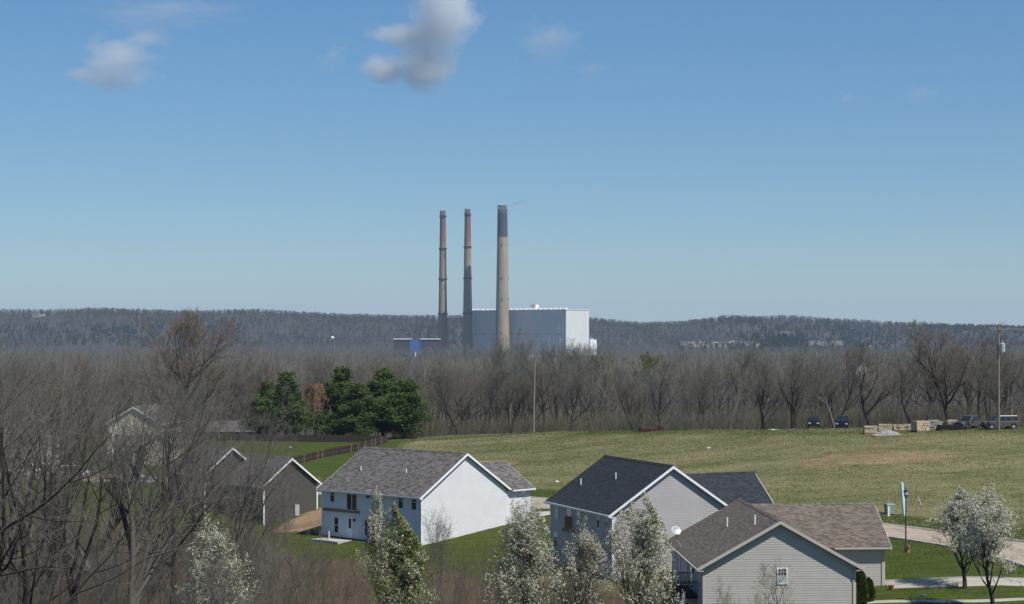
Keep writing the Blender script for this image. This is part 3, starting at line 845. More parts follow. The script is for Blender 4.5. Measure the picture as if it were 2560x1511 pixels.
# patio slab and pipe behind the white house
pc = h1.c + h1.U * 11.6 - h1.V * 1.7; pz = g1(*pc)
o = MB().box(-1.0, 1.3, -2.1, 2.1, -.3, .06).build("patio", M['patio']); o.location = (pc[0], pc[1], pz + .05); o.rotation_euler = (0, 0, math.atan2(h1.V[1], h1.V[0])); tag(o, kind="structure")
pc = h1.c + h1.U * 11.7 - h1.V * 1.9
o = MB().tube((0, 0, -.2), (-.04, 0, 1.0), .06).build("standing_pipe", M['pvc']); o.location = (pc[0], pc[1], g1(*pc)); tag(o, "white pipe standing upright on the patio behind the white house", "pipe")

# ------------------------------------------------------------------ vehicles
def car(label, name, cat, px, d, rz, paint, kind='suv', sink=0.0, group=None):
    x = xat(px, d); z = g1(x, d) - sink
    t = empty(name, (x, d, z), rz, label, cat, group)
    S = dict(suv=(5.2, 1.95, 1.9, .36), pickup=(5.6, 1.95, 1.85, .37), sedan=(4.6, 1.78, 1.45, .31), van=(5.0, 1.95, 1.85, .34))[kind]
    L, W, H, wr = S; hw = W / 2; belt = H * .58 if kind != 'sedan' else H * .62
    x0, x1 = -L / 2, L / 2                                         # front at x0 (drives towards -x)
    ax0, ax1 = x0 + L * .17, x1 - L * .19
    def arch(c): return [(c + (wr + .07) * math.cos(a), wr + (wr + .07) * math.sin(a)) for a in np.linspace(0, math.pi, 7)]
    hood = L * (.27 if kind != 'van' else .17)
    prof = [(x0 + .02, wr + .25), (x0 + .08, belt - .18), (x0 + .35, belt - .06), (x0 + hood, belt + .02)]
    if kind == 'pickup': prof += [(x1 - .05, belt), (x1, belt - .1)]
    else: prof += [(x1 - .12, belt + .02), (x1, belt - .1)]
    prof += [(x1, wr + .02), (x1 - .15, wr - .06)] + arch(ax1) + arch(ax0) + [(x0 + .12, wr - .06), (x0, wr + .05)]
    MB().prism([(a, -hw, z_) for a, z_ in prof], [(a, hw, z_) for a, z_ in prof]).build("body", M[paint], t, bevel=.05)
    cb = {'suv': (x0 + hood - .05, x1 - .06, x0 + hood + .7, x1 - .3), 'van': (x0 + hood - .05, x1 - .06, x0 + hood + .85, x1 - .25), 'pickup': (x0 + hood - .05, x0 + L * .62, x0 + hood + .65, x0 + L * .6), 'sedan': (x0 + hood, x1 - .55, x0 + hood + .85, x1 - 1.25)}[kind]
    bi, ti = .06, .2
    A = [(cb[0], -hw + bi, belt), (cb[1], -hw + bi, belt), (cb[1], hw - bi, belt), (cb[0], hw - bi, belt)]
    B = [(cb[2], -hw + ti, H), (cb[3], -hw + ti, H), (cb[3], hw - ti, H), (cb[2], hw - ti, H)]
    MB().hexa(A + B).build("cabin", M[paint], t, bevel=.06)
    A = [np.array(a, float) for a in A]; B = [np.array(a, float) for a in B]
    def pane(i, j, u0, u1, v0=.1, v1=.86):
        def P(u, v): return (A[i] * (1 - u) + A[j] * u) * (1 - v) + (B[i] * (1 - u) + B[j] * u) * v
        c = [P(u0, v0), P(u1, v0), P(u1, v1), P(u0, v1)]
        n = np.cross(c[1] - c[0], c[3] - c[0]); n /= np.linalg.norm(n)
        cen = (A[0] + A[2] + B[0] + B[2]) / 4
        if n @ (c[0] - cen) < 0: n = -n
        MB().prism([q + n * .012 for q in c], [q - n * .03 for q in c]).build("car_window", M['glass'], t)
    if kind == 'pickup': sp = [(.22, .62), (.66, .93)]
    elif kind == 'sedan': sp = [(.2, .5), (.54, .82)]
    else: sp = [(.14, .4), (.43, .66), (.7, .95)]
    for u0, u1 in sp:
        pane(0, 1, u0, u1); pane(3, 2, u0, u1)
    pane(0, 3, .06, .94); pane(1, 2, .08, .92)
    if kind == 'pickup':
        bd = MB().box(x0 + L * .64, x1 - .08, -hw + .1, hw - .1, belt - .02, belt + .012); bd.build("bed", M['black_metal'], t)
    for ax in (ax0, ax1):
        for s in (-1, 1):
            w_ = MB().tube((ax, s * (hw - .2), wr), (ax, s * (hw + .01), wr), wr, k=18).build("wheel", M['tyre'], t)
            MB().tube((ax, s * (hw - .05), wr), (ax, s * (hw + .025), wr), wr * .62, k=14).build("rim", M['rim'], w_)
    for s in (-1, 1):
        MB().box(x0 + .0, x0 + .12, s * (hw - .28) - .17, s * (hw - .28) + .17, belt - .32, belt - .14).build("headlight", M['lens'], t)
        MB().box(x0 + hood + .35, x0 + hood + .5, s * (hw + .1) - .1, s * (hw + .1) + .1, belt + .03, belt + .2).build("mirror", M['black_metal'], t)
    MB().box(x0 - .1, x0 + .1, -hw + .05, hw - .05, wr + .02, wr + .2).build("bumper", M['black_metal'], t)
    MB().box(x0 - .02, x0 + .06, -hw + .5, hw - .5, belt - .34, belt - .14).build("grille", M['black_metal'], t)
    return t
gv = "vehicles parked along the top of the field"
car("pewter suv parked behind the right utility pole", "parked_suv", "car", 2500, 270.5, R(12), 'car_tan', 'suv', 0.0, gv)
car("pewter pickup truck parked nose left beside the suv", "parked_pickup", "car", 2427, 273, R(38), 'car_tan', 'pickup', 0.0, gv)
car("dark sedan facing the field, left of the dark suv", "parked_car", "car", 2034, 288, R(82), 'car_dark', 'sedan', -.35, gv)
car("dark blue suv facing the field with its tailgate lamp glinting", "parked_suv", "car", 2106, 287, R(78), 'car_dark', 'suv', -.05, gv)
car("white car showing only its roof above the field crest", "parked_car", "car", 1928, 296, R(12), 'car_white', 'sedan', 0.75, gv)
# pickup load of the left street
gl = "vehicles on the street behind the bare trees"
car("white van behind bare branches at the far left", "parked_van", "car", 55, 262, R(60), 'car_white', 'van', 0, gl)
car("silver suv behind bare branches left of the small white car", "parked_suv", "car", 150, 258, R(25), 'car_silver', 'suv', 0, gl)
car("small white car behind branches right of the silver suv", "parked_car", "car", 192, 260, R(75), 'car_white', 'sedan', 0, gl)
car("grey car behind the forked tree below the cream house", "parked_car", "car", 325, 252, R(15), 'car_silver', 'sedan', 0, gl)
# low red flat trailer behind the crest
d = 318; x = xat(1628, d); t = empty("farm_trailer", (x, d, g1(x, d) - .5), R(6), "dark red flat trailer half hidden behind the field crest", "trailer")
MB().box(-1.9, 1.9, -1, 1, .55, .75).box(-1.9, -1.8, -1, 1, .75, 1.2).box(1.2, 1.9, -1, 1, .75, 1.35).build("bed", M['car_red'], t)
MB().box(-1.75, 1.15, -.95, .95, .752, .95).build("load", M['car_red'], t)
MB().tube((-3.4, 0, .45), (-1.9, 0, .6), .07).build("hitch", M['black_metal'], t)
for sx in (-.6, .6):
    for s in (-1, 1): MB().tube((sx, s * .85, .33), (sx, s * 1.05, .33), .33, k=14).build("wheel", M['tyre'], t)

# stacks of quarried stone on pallets, rubble heap, dark plank stack
def stone_stack(px, d, w, h, dep, label, n=(2, 3), mat='stone', rz=0):
    x = xat(px, d); z = g1(x, d)
    h *= .86
    t = empty("stone_pallet", (x, d, z), rz, label, "stone pile", "pallets of stone along the top of the field")
    p = MB()
    for yy in (-dep / 2, 0, dep / 2 - .1): p.box(-w / 2, w / 2, yy, yy + .1, -.1, .1)
    for i in range(6): xx = -w / 2 + i * (w - .12) / 5; p.box(xx, xx + .12, -dep / 2, dep / 2, .102, .14)
    p.build("pallet", M['wood_new'], t)
    s = MB(); zz = .145; rows = max(1, int(round(h / .38)))
    for r_ in range(rows):
        hh = (h - .145) / rows; k = random.randint(*n); xs_ = np.linspace(-w / 2, w / 2, k + 1)
        for i in range(k):
            j = lambda: random.uniform(-.05, .05)
            a0, a1 = xs_[i] + .015 + j(), xs_[i + 1] - .015 + j()
            y0_, y1_ = -dep / 2 + j() + .05, dep / 2 + j() - .05
            s.hexa([(a0, y0_, zz), (a1, y0_, zz), (a1, y1_, zz), (a0, y1_, zz), (a0 + .03, y0_ + .03, zz + hh - .02 + j() * .4), (a1 - .03, y0_ + .03, zz + hh - .02 + j() * .4), (a1 - .03, y1_ - .03, zz + hh - .02), (a0 + .03, y1_ - .03, zz + hh - .02)])
        zz += hh
    s.build("stone_stack", M[mat], t)
D = 272
stone_stack(2176, D, 1.9, 1.3, 1.2, "tall pallet of tan stone farthest left in the row by the wood")
stone_stack(2212, D + 2, 2.0, 1.25, 1.2, "pallet of smooth tan stone behind the grey rubble heap")
stone_stack(2246, D + 2, 1.6, 1.05, 1.2, "low pallet of broken tan stone right of the rubble heap", (3, 4))
stone_stack(2268, D + 3, 1.0, 1.0, 1.0, "narrow pallet of dark tan stone left of the tallest stack", (2, 2))
stone_stack(2301, D - 1, 2.3, 1.75, 1.4, "tallest stone stack with a dark shaded left end", (2, 3), rz=R(28))
stone_stack(2333, D, 1.6, 1.7, 1.2, "pale grey stone pallet right of the tallest stack", (2, 2), 'stone_grey')
stone_stack(2356, D + 2, 1.1, 1.3, 1.0, "small pale stone pallet behind the dark plank stack", (2, 3))
stone_stack(2380, D + 2, 1.5, 1.5, 1.0, "slanting pale stone pallet next to the pickup", (2, 2))
x = xat(2218, D - 3); hp = MB()
rows_ = []
for i in range(9):
    for j in range(7):
        u, v = i / 8 * 2 - 1, j / 6 * 2 - 1
        rows_.append((u * 2.3, v * 1.0, max(0, (1 - abs(u) ** 1.3) * (1 - v * v)) * .85 + random.uniform(-.05, .05) - .08))
hp.v = rows_; hp.f = [(i * 7 + j, (i + 1) * 7 + j, (i + 1) * 7 + j + 1, i * 7 + j + 1) for i in range(8) for j in range(6)]
o = hp.build("rubble_heap", M['stone_grey']); o.location = (x, D - 3, g1(x, D - 3)); tag(o, "grey rubble heap spilling onto the grass before the stone pallets", "rubble")
x = xat(2375, D - 1); t = empty("plank_stack", (x, D - 1, g1(x, D - 1)), R(3), "low dark stack of planks between the stone pallets and pickup", "planks")
m = MB()
for k in range(4): m.box(-1.7 + .1 * (k % 2), 1.7 - .07 * k, -.6, .6, .12 + k * .15, .25 + k * .15)
m.build("plank_pile", M['wood_black'], t); MB().box(-1.5, -1.3, -.6, .6, -.1, .118).box(1.2, 1.4, -.6, .6, -.1, .118).build("skid", M['wood_dark'], t)

# litter in the field
for px, py, lab in ((1772, 1122, "white scrap lying in the field above the dark roof"), (1392, 1205, "white scrap in the grass between the white and dark roofed houses"), (726, 1119, "tiny white scrap on the lawn behind the taupe house")):
    for d_ in np.arange(200, 360, .5):
        x = xat(px, d_)
        if g1(x, d_) >= at(px, py, d_)[2]: break
    o = MB().hexa([(-.25, -.15, 0), (.25, -.12, 0), (.22, .15, 0), (-.2, .16, 0), (-.2, -.1, .1), (.2, -.1, .14), (.18, .1, .08), (-.16, .1, .12)]).build("litter", M['pvc'])
    o.location = (x, d_, g1(x, d_) + .02); o.rotation_euler = (0, 0, random.uniform(0, 3)); tag(o, lab, "litter", "white scraps in the grass")

# ------------------------------------------------------------------ power station, about 3 km away
PD = 3000.0
def stack(name, label, px, d, ytop, rt, rb, col_stops, rings, ring_r):
    x = xat(px, d); zt_ = ZC + (HY - ytop) * d / FPX; zb = -9.0; h = zt_ - zb
    t = empty(name, (x, d, zb), 0, label, "chimney", "tall power station chimneys")
    m, nt, b = mat_base(name + " concrete", 0.9, 0.15)
    tc = N(nt, "ShaderNodeTexCoord"); sp = N(nt, "ShaderNodeSeparateXYZ"); nt.links.new(tc.outputs["Object"], sp.inputs[0])
    zz = math_(nt, 'DIVIDE', sp.outputs[2], h)
    w = noise(nt, mapping(nt, tc.outputs["Object"], (.12, .12, .02)), 1.0, 4)
    zz = math_(nt, 'ADD', zz, math_(nt, 'MULTIPLY', math_(nt, 'SUBTRACT', w, .5), .02))
    c = ramp(nt, zz, col_stops)
    c = mix(nt, .35, c, ramp(nt, w, [(.3, (.35, .33, .31)), (.7, (1, 1, 1))]), 'MULTIPLY')
    nt.links.new(c, b.inputs["Base Color"])
    n = 24; prof = [(rb + (rt - rb) * (i / n) ** .8, h * i / n) for i in range(n + 1)]
    prof += [(rt * .82, h), (rt * .8, h - 6)]
    MB().lathe(prof, 40).build("shaft", m, t, smooth=True)
    for f_ in rings:
        r_ = rb + (rt - rb) * f_ ** .8
        MB().lathe([(r_ - .2, 0), (r_ + ring_r, .2), (r_ + ring_r, 2.4), (r_ - .2, 2.6)], 32, (0, 0, h * f_)).build("gallery", M['dark_metal'], t)
    return t, x, d, zt_, h, zb
thin = [(.0, (.33, .27, .20)), (.60, (.34, .265, .195)), (.74, (.30, .2, .155)), (.80, (.24, .13, .115)), (.945, (.20, .11, .10)), (.955, (.11, .09, .085))]
st1 = stack("chimney", "leftmost thin chimney with reddish top and ring galleries", 1107, 3085, 527, 4.5, 8.4, thin, (.28, .52, .73, .955), 1.2)
st2 = stack("chimney", "middle thin chimney with reddish top, nearer the thick stack", 1169, 3054, 523, 4.6, 8.7, thin, (.28, .52, .735, .955), 1.0)
thick = [(.0, (.34, .29, .215)), (.805, (.36, .3, .22)), (.812, (.085, .095, .11)), (1.0, (.07, .078, .09))]
st3 = stack("chimney", "thick tan chimney with dark grey band at its smoking top", 1256, 3000, 523, 7.6, 11.6, thick, (), 1)
# rim of the thick stack: open ring on short columns, three flues and small doors
t3, x3, d3, zt3, hh3, zb3 = st3
rm_ = MB()
for i in range(14):
    a = 2 * math.pi * i / 14; rm_.tube((7.3 * math.cos(a), 7.3 * math.sin(a), hh3 - .5), (7.3 * math.cos(a), 7.3 * math.sin(a), hh3 + 4.4), .45, k=6)
rm_.lathe([(6.6, 4.4), (7.9, 4.4), (7.9, 5.6), (6.6, 5.6)], 32, (0, 0, hh3))
rm_.build("crown_ring", M['stone_grey'], t3)
fl = MB()
for cx_ in (-2.8, 2.8): fl.tube((cx_, 0, hh3 - 1), (cx_, 0, hh3 + 4.2), 2.3, k=16)
fl.build("flue", M['grey_metal'], t3)
dr = MB()
for f_ in (.15, .38, .52, .75):
    r_ = 11.6 + (7.6 - 11.6) * f_ ** .8
    for an in (R(-95), R(-5)):
        cx_, cy_ = r_ * math.cos(an), r_ * math.sin(an); dr.box(cx_ - .7, cx_ + .7, cy_ - .7, cy_ + .7, hh3 * f_, hh3 * f_ + 3)
dr.build("access_hatch", M['dark_metal'], t3)

# boiler house
u = np.array([-.76, .65]); v_ = np.array([.65, .76])
c0 = np.array([xat(1415, 2950), 2950.0]); zb = -9.0; zt_ = ZC + (HY - 775.5) * 2950 / FPX
bw = empty("boiler_house", (c0[0], c0[1], zb), math.atan2(v_[1], v_[0]), "huge pale power station building with bright lit right end", "power station")
LW, LL, HH = 57.0, 205.0, zt_ - zb
MB().box(0, LW, 0, LL, 0, HH).build("wall", M['steel_clad'], bw)
rib = MB()
for i in range(35): rib.box(-.14, -.01, i * 6 + .3, i * 6 + .9, 1, HH - .5)
for i in range(9): rib.box(i * 6 + 2, i * 6 + 2.5, -.12, -.01, 1, HH - .5)
rib.build("cladding_rib", M['steel_clad'], bw)
MB().box(-.6, LW + .6, -.6, LL + .6, HH + .01, HH + 1.2).build("parapet", M['steel_clad'], bw)
vt = MB()
for i in range(20): y_ = 4 + i * 10; vt.prism([(3, y_, HH + 1.21), (9, y_, HH + 1.21), (8, y_, HH + 3.6), (4, y_, HH + 3.6)], [(3, y_ + 7.5, HH + 1.21), (9, y_ + 7.5, HH + 1.21), (8, y_ + 7.5, HH + 3.6), (4, y_ + 7.5, HH + 3.6)])
vt.build("roof_vent", M['white_trim'], bw)
MB().box(6, 14, 66, 76, HH + 1.21, HH + 9).build("roof_penthouse", M['white_trim'], bw)
MB().box(-3, -.02, 196, 204, 0, 29).build("side_duct", M['dark_metal'], bw)
for i in range(10): MB().box(-.5, -.36, 10 + i * 19, 22 + i * 19, 33, 35).build("louvre", M['grey_metal'], bw)
an = empty("annex_building", (xat(1476, 2990), 2990, zb), math.atan2(v_[1], v_[0]), "small white annex at the right foot of the power station", "building")
MB().box(0, 16, 0, 30, 0, 25).build("wall", M['white_trim'], an); MB().box(2, 14, 4, 20, 25.01, 27).build("roof_box", M['grey_metal'], an); MB().tube((3, 2, 25), (3, 2, 31), .5).build("vent_pipe", M['grey_metal'], an)
bl = empty("turbine_shed", (xat(985, 2850), 2850, zb), R(3), "long low shed with blue wall and white roof left of the chimneys", "building")
LB = 68; zr = ZC + (HY - 847) * 2850 / FPX - zb
MB().box(0, LB, 0, 30, 0, zr - 1.2).build("wall", M['dark_metal'], bl)
MB().box(24, 38, -.5, -.02, 0, zr - 1.3).build("blue_wall", M['blue_clad'], bl)
MB().box(-1, 26, -1.5, 31, zr - 1.19, zr).box(38.5, LB + 1, -1.5, 31, zr - 1.19, zr).build("roof", M['white_trim'], bl)
MB().box(31, 33, -.7, -.51, 0, 7).build("door", M['white_trim'], bl)
cv = empty("conveyor", (xat(1300, 2700), 2700, zb), 0, "pale sloping conveyor gallery in front of the power station", "conveyor")
MB().hexa([(0, 0, 2), (0, 4, 2), (28, 4, 16), (28, 0, 16), (0, 0, 5), (0, 4, 5), (28, 4, 19), (28, 0, 19)]).build("gallery", M['stone_grey'], cv)
tw = MB()
for xx in (9, 18, 27): tw.box(xx, xx + 1, 1, 3, -1, xx * .5 + 1.9)
tw.build("trestle", M['grey_metal'], cv)
for i, (px, py) in enumerate(((1345, 849), (1371, 849), (1402, 850), (1433, 850))):
    x = xat(px, 2880); o = empty("light_mast", (x, 2880, zb), 0, "thin light mast standing before the shaded power station wall", "light mast", "light masts at the power station")
    MB().tube((0, 0, 0), (0, 0, 25.3), .35, .2, 6).build("mast", M['grey_metal'], o); MB().box(-1.4, 1.4, -.6, .6, 25.31, 26.4).build("lamp_head", M['grey_metal'], o)
wt = empty("storage_tank", (xat(831, 3300), 3300, -8), 0, "small round white tank far off, left of the power station", "tank")
MB().lathe([(.8, 24), (2.8, 25.2), (3.1, 27), (2.6, 28.6), (.6, 29.3)], 20).build("tank_body", M['white_trim'], wt, smooth=True); MB().lathe([(.7, -1), (.6, 24)], 10).build("stem", M['dark_metal'], wt)
# ------------------------------------------------------------------ far hills
HP = np.array([(-400, 778), (0, 775), (120, 776), (250, 772), (450, 778), (650, 775), (800, 785), (1000, 790), (1250, 790), (1480, 796), (1600, 808), (1700, 806), (1770, 797), (1810, 790), (1900, 794), (1960, 789), (2050, 795), (2150, 802), (2300, 812), (2440, 811), (2560, 816), (3000, 812)], float)
HD = 4600.0
def hill(x, y):
    px = CX + x * FPX / HD
    top = ZC + (HY - np.interp(px, HP[:, 0], HP[:, 1])) * HD / FPX - 11
    rise = sstep(3750 + 90 * np.sin(x * .004) + 60 * np.sin(x * .011 + 1), 4600, y)
    z = -8.6 + (top + 8.6) * rise ** .9
    z = z + rise * (1 - sstep(4300, 4600, y)) * (7 * np.sin(x * .013 + y * .006) + 4 * np.sin(x * .031 - y * .012))
    return z - 20 * sstep(4650, 5600, y) - .5 * (rise <= 0)
hx = np.arange(-1900, 2000, 26.0); hy_ = np.concatenate([np.arange(3640, 4700, 30), np.arange(4750, 5800, 120)])
HXX, HYY = np.meshgrid(hx, hy_); HZ = hill(HXX, HYY)
I = np.arange(HXX.size).reshape(HXX.shape)
hm = simple("leaf litter hillside", (0.05, 0.045, 0.042), .95, var=.35, scale=.02)
tag(link("hills", mesh_np("hills", np.stack([HXX, HYY, HZ], -1), np.stack([I[:-1, :-1], I[:-1, 1:], I[1:, 1:], I[1:, :-1]], -1), smooth=True), hm), kind="structure")
# limestone cliffs of the quarry
def cliff(label, px0, px1, ytop, ybot, d, seed):
    r_ = np.random.default_rng(seed)
    x0_, x1_ = xat(px0, d), xat(px1, d); n = int((x1_ - x0_) / 3); k = 7
    zt__, zb__ = ZC + (HY - ytop) * d / FPX, ZC + (HY - ybot) * d / FPX - 6
    X_ = np.linspace(x0_, x1_, n)
    off = np.cumsum(r_.normal(0, 1.3, n)); off -= np.linspace(off[0], off[-1], n)
    topv = np.convolve(r_.normal(0, 1.5, n + 8), np.ones(9) / 4, 'valid') + r_.normal(0, 1.2, n) - 5 * (r_.random(n) < .12) * np.minimum(1, np.minimum(np.arange(n), np.arange(n)[::-1]) / 6)
    taper = np.minimum(1, np.minimum(np.arange(n) + 1, np.arange(n)[::-1] + 1) / 2.5)
    V_ = []
    for j in range(k):
        f_ = j / (k - 1)
        z_ = zb__ + (zt__ + topv - zb__) * f_ * taper
        y_ = d + off + f_ * 5 + r_.normal(0, 1.0, n) + (j // 2) * 2.0
        V_.append(np.stack([X_, y_, z_], -1))
    V_.append(np.stack([X_, d + off + 9, V_[-1][:, 2] - 3], -1))
    V_ = np.stack(V_); I = np.arange(V_[..., 0].size).reshape(k + 1, n)
    Qs = np.stack([I[:-1, :-1], I[:-1, 1:], I[1:, 1:], I[1:, :-1]], -1).reshape(-1, 4)
    m_ = bpy.data.materials.get("limestone")
    if not m_:
        m_, nt_, b__ = mat_base("limestone", .95, .1)
        tc_ = N(nt_, "ShaderNodeTexCoord")
        f1 = noise(nt_, mapping(nt_, tc_.outputs["Object"], (.012, .012, .55)), 1.0, 4, .7); f2 = noise(nt_, mapping(nt_, tc_.outputs["Object"], (.06, .06, .1)), 1.0, 4, .7)
        nt_.links.new(ramp(nt_, math_(nt_, 'ADD', math_(nt_, 'MULTIPLY', f1, .5), math_(nt_, 'MULTIPLY', f2, .5)), [(.4, (.05, .045, .038)), (.5, (.12, .11, .092)), (.58, (.2, .18, .15)), (.68, (.3, .275, .235))]), b__.inputs["Base Color"])
    o = link("cliff", mesh_np("cliff", V_, Qs), m_); tag(o, label, "cliff", "quarry cliffs below the right hand hill")
cliff("long low limestone cliff at the foot of the right hand hill", 1692, 1905, 853, 866, 3500, 1)
cliff("left tan rock patch of the dark bluff above the long cliff", 1896, 1924, 832, 845, 3700, 2)
cliff("right tan rock patch of the dark bluff above the long cliff", 1946, 1992, 825, 833, 3700, 5)
cliff("thin limestone ledge right of the bluff, half hidden by trees", 2020, 2110, 852, 857, 3560, 3)
cliff("faint narrow rock ledge farthest right under the hill", 2170, 2240, 860, 864, 3520, 4)
o = empty("white_house", (xat(90, 4480), 4480, float(hill(np.array([xat(90, 4480)]), np.array([4480.]))[0])), R(20), "tiny white house high on the far hill at left", "house")
MB().box(-8, 8, -6, 6, -2, 9).build("wall", M['sid_white'], o); MB().prism([(-9, -7, 9.01), (-9, 7, 9.01), (-9, 0, 14)], [(9, -7, 9.01), (9, 7, 9.01), (9, 0, 14)]).build("roof", M['roof_grey'], o)
MB().box(9.01, 20, -5, 5, -2, 6).build("garage", M['sid_white'], o); MB().box(-5, -2, -6.1, -6.01, 2, 6).box(2, 5, -6.1, -6.01, 2, 6).build("window", M['glass'], o)

# ------------------------------------------------------------------ plants
def tubes(P, Rr, s):
    """P (n,k,3) polylines, Rr (n,k) radii -> verts, quads"""
    n, k, _ = P.shape
    T = np.gradient(P, axis=1); T /= np.linalg.norm(T, axis=2, keepdims=True) + 1e-9
    ref = np.where(np.abs(T[..., 2:3]) < .9, np.array([0, 0, 1.0]), np.array([1.0, 0, 0]))
    A = np.cross(T, ref); A /= np.linalg.norm(A, axis=2, keepdims=True) + 1e-9
    B = np.cross(T, A)
    an = np.arange(s) * 2 * np.pi / s
    V = P[:, :, None] + Rr[:, :, None, None] * (A[:, :, None] * np.cos(an)[:, None] + B[:, :, None] * np.sin(an)[:, None])
    I = np.arange(n * k * s).reshape(n, k, s); J = np.roll(I, -1, axis=2)
    Q = np.stack([I[:, :-1], J[:, :-1], J[:, 1:], I[:, 1:]], -1).reshape(-1, 4)
    return V.reshape(-1, 3), Q

def merge(parts):
    Vs, Qs, Cs = [], [], []; n = 0
    for p in parts:
        Vs.append(p[0]); Qs.append(p[1] + n); n += len(p[0])
        if len(p) > 2: Cs.append(p[2])
    return (np.concatenate(Vs), np.concatenate(Qs)) + ((np.concatenate(Cs),) if Cs else ())

def unit(v): return v / (np.linalg.norm(v, axis=-1, keepdims=True) + 1e-9)

def grow(rg, P0, D0, L, k, up=.15, wig=.12):
    """polylines from P0 along D0"""
    n = len(P0); P = [P0]; D = unit(D0)
    for i in range(k):
        D = unit(D + rg.normal(0, wig, (n, 3)) + np.array([0, 0, up]))
        P.append(P[-1] + D * (L / k)[:, None])
    return np.stack(P, 1)

def children(rg, P, Rr, m, tlo, thi, ang, lenf, L, spread=.25):
    """m children per parent polyline: start points, directions, radii, lengths"""
    n, k, _ = P.shape
    par = np.repeat(np.arange(n), m)
    t = tlo + (thi - tlo) * ((np.tile(np.arange(m), n) + rg.random(n * m)) / m)
    u = t * (k - 1); i = np.minimum(u.astype(int), k - 2); f = (u - i)[:, None]
    p = P[par, i] * (1 - f) + P[par, i + 1] * f
    T = unit(P[par, i + 1] - P[par, i])
    r = Rr[par, i] * (1 - f[:, 0]) + Rr[par, i + 1] * f[:, 0]
    a = rg.normal(0, 1, (n * m, 3)); a = unit(a - T * (a * T).sum(1, keepdims=True))
    th = ang + rg.normal(0, spread * ang, n * m)
    d = T * np.cos(th)[:, None] + a * np.sin(th)[:, None]
    ln = L[par] * lenf * (1.15 - .6 * t) * rg.uniform(.7, 1.25, n * m)
    return p, d, r, ln

def bare_tree(seed, H, n1=10, n2=7, n3=6, n4=5, fork=.3, spread=.8, r0=None, tw=.012, multi=1, lean=.0, up1=.2, wig=.12, crown_t=1.0):
    rg = np.random.default_rng(seed)
    r0 = r0 or H * .016
    base = np.zeros((multi, 3)); base[:, :2] = rg.normal(0, .12 * (multi > 1), (multi, 2))
    D0 = np.tile([lean, 0, 1.0], (multi, 1)) + rg.normal(0, .08 if multi == 1 else .28, (multi, 3)) * [1, 1, 0]
    L0 = H * .86 * rg.uniform(.85, 1, multi)
    P0 = grow(rg, base, D0, L0, 9, .08, .09)
    k = np.linspace(0, 1, 10)
    R0 = r0 / math.sqrt(multi) * (1.15 * np.exp(-k * 9) * .4 + (1 - k) ** .9 * .95 + .08)[None, :] * np.ones((multi, 1))
    P0[:, 0, 2] -= .4
    tr = [tubes(P0, R0, 8)]
    p, d, r, L = children(rg, P0, R0, n1, fork, .97, spread, .62, L0)
    P1 = grow(rg, p, d, L, 6, up1, wig); kk = np.linspace(0, 1, 7)
    R1 = np.minimum(r * .62, .6 * r0)[:, None] * ((1 - kk) ** .9 * .93 + .07)
    tr.append(tubes(P1, R1, 5))
    p, d, r, L = children(rg, P1, R1, n2, .22, .98, .75, .55, L)
    P2 = grow(rg, p, d, L, 4, .13, wig * 1.15); kk = np.linspace(0, 1, 5)
    R2 = np.maximum(np.minimum(r * .6, .04 * H / 14), tw * 1.3)[:, None] * ((1 - kk) * .85 + .15)
    tr.append(tubes(P2, R2, 4))
    p, d, r, L = children(rg, P2, R2, n3, .2, 1.0, .72, .58, L)
    L = np.maximum(L, .5)
    P3 = grow(rg, p, d, L, 3, .12, .18); kk = np.linspace(0, 1, 4)
    R3 = np.maximum(np.minimum(r * .6, tw * 2), tw)[:, None] * ((1 - kk) * .6 + .4)
    cr = [tubes(P3, R3, 3)]
    tips = [P3]
    if n4:
        p, d, r, L = children(rg, P3, R3, n4, .25, 1.0, .6, .6, L)
        L = np.clip(L, .35, 1.4)
        P4 = grow(rg, p, d, L, 2, .1, .2)
        R4 = tw * np.array([.9, .75, .35])[None, :] * np.ones((len(p), 1))
        cr.append(tubes(P4, R4, 3)); tips.append(P4)
    return merge(tr), merge(cr), tips

M['bark'] = tinted("grey brown bark", (0.125, 0.112, 0.098), .95, .1, .25)
M['bark_dark'] = tinted("dark bark", (0.048, 0.042, 0.037), .95, .1, .25)
M['twig'] = tinted("grey brown twigs", (0.158, 0.149, 0.127), .95, .1, .22)
M['twig_red'] = tinted("budding brown twigs", (0.17, 0.13, 0.095), .95, .1, .2)
M['twig_near'] = tinted("near grey brown twigs", (0.16, 0.15, 0.13), .95, .1, .25)
M['blossom'] = tinted("white blossom", (0.66, 0.645, 0.55), .8, .2, .06)
M['leaf'] = tinted("fresh green leaf", (0.16, 0.195, 0.045), .7, .25, .1)
M['needle'] = tinted("pine needles", (0.066, 0.104, 0.028), .8, .2, .12)
M['plants'] = tinted("plant colours", (1, 1, 1), .95, .1)

def tree_obj(name, tr, cr, label, cat, group, bark='bark', twig='twig'):
    t = empty(name, (0, 0, 0), 0, label, cat, group)
    link("trunk", mesh_np("trunk", tr[0], tr[1], tint=np.ones((len(tr[0]), 3)), smooth=True), M[bark], t)
    link("crown", mesh_np("crown", cr[0], cr[1], tint=np.ones((len(cr[0]), 3)), smooth=False), M[twig], t)
    return t

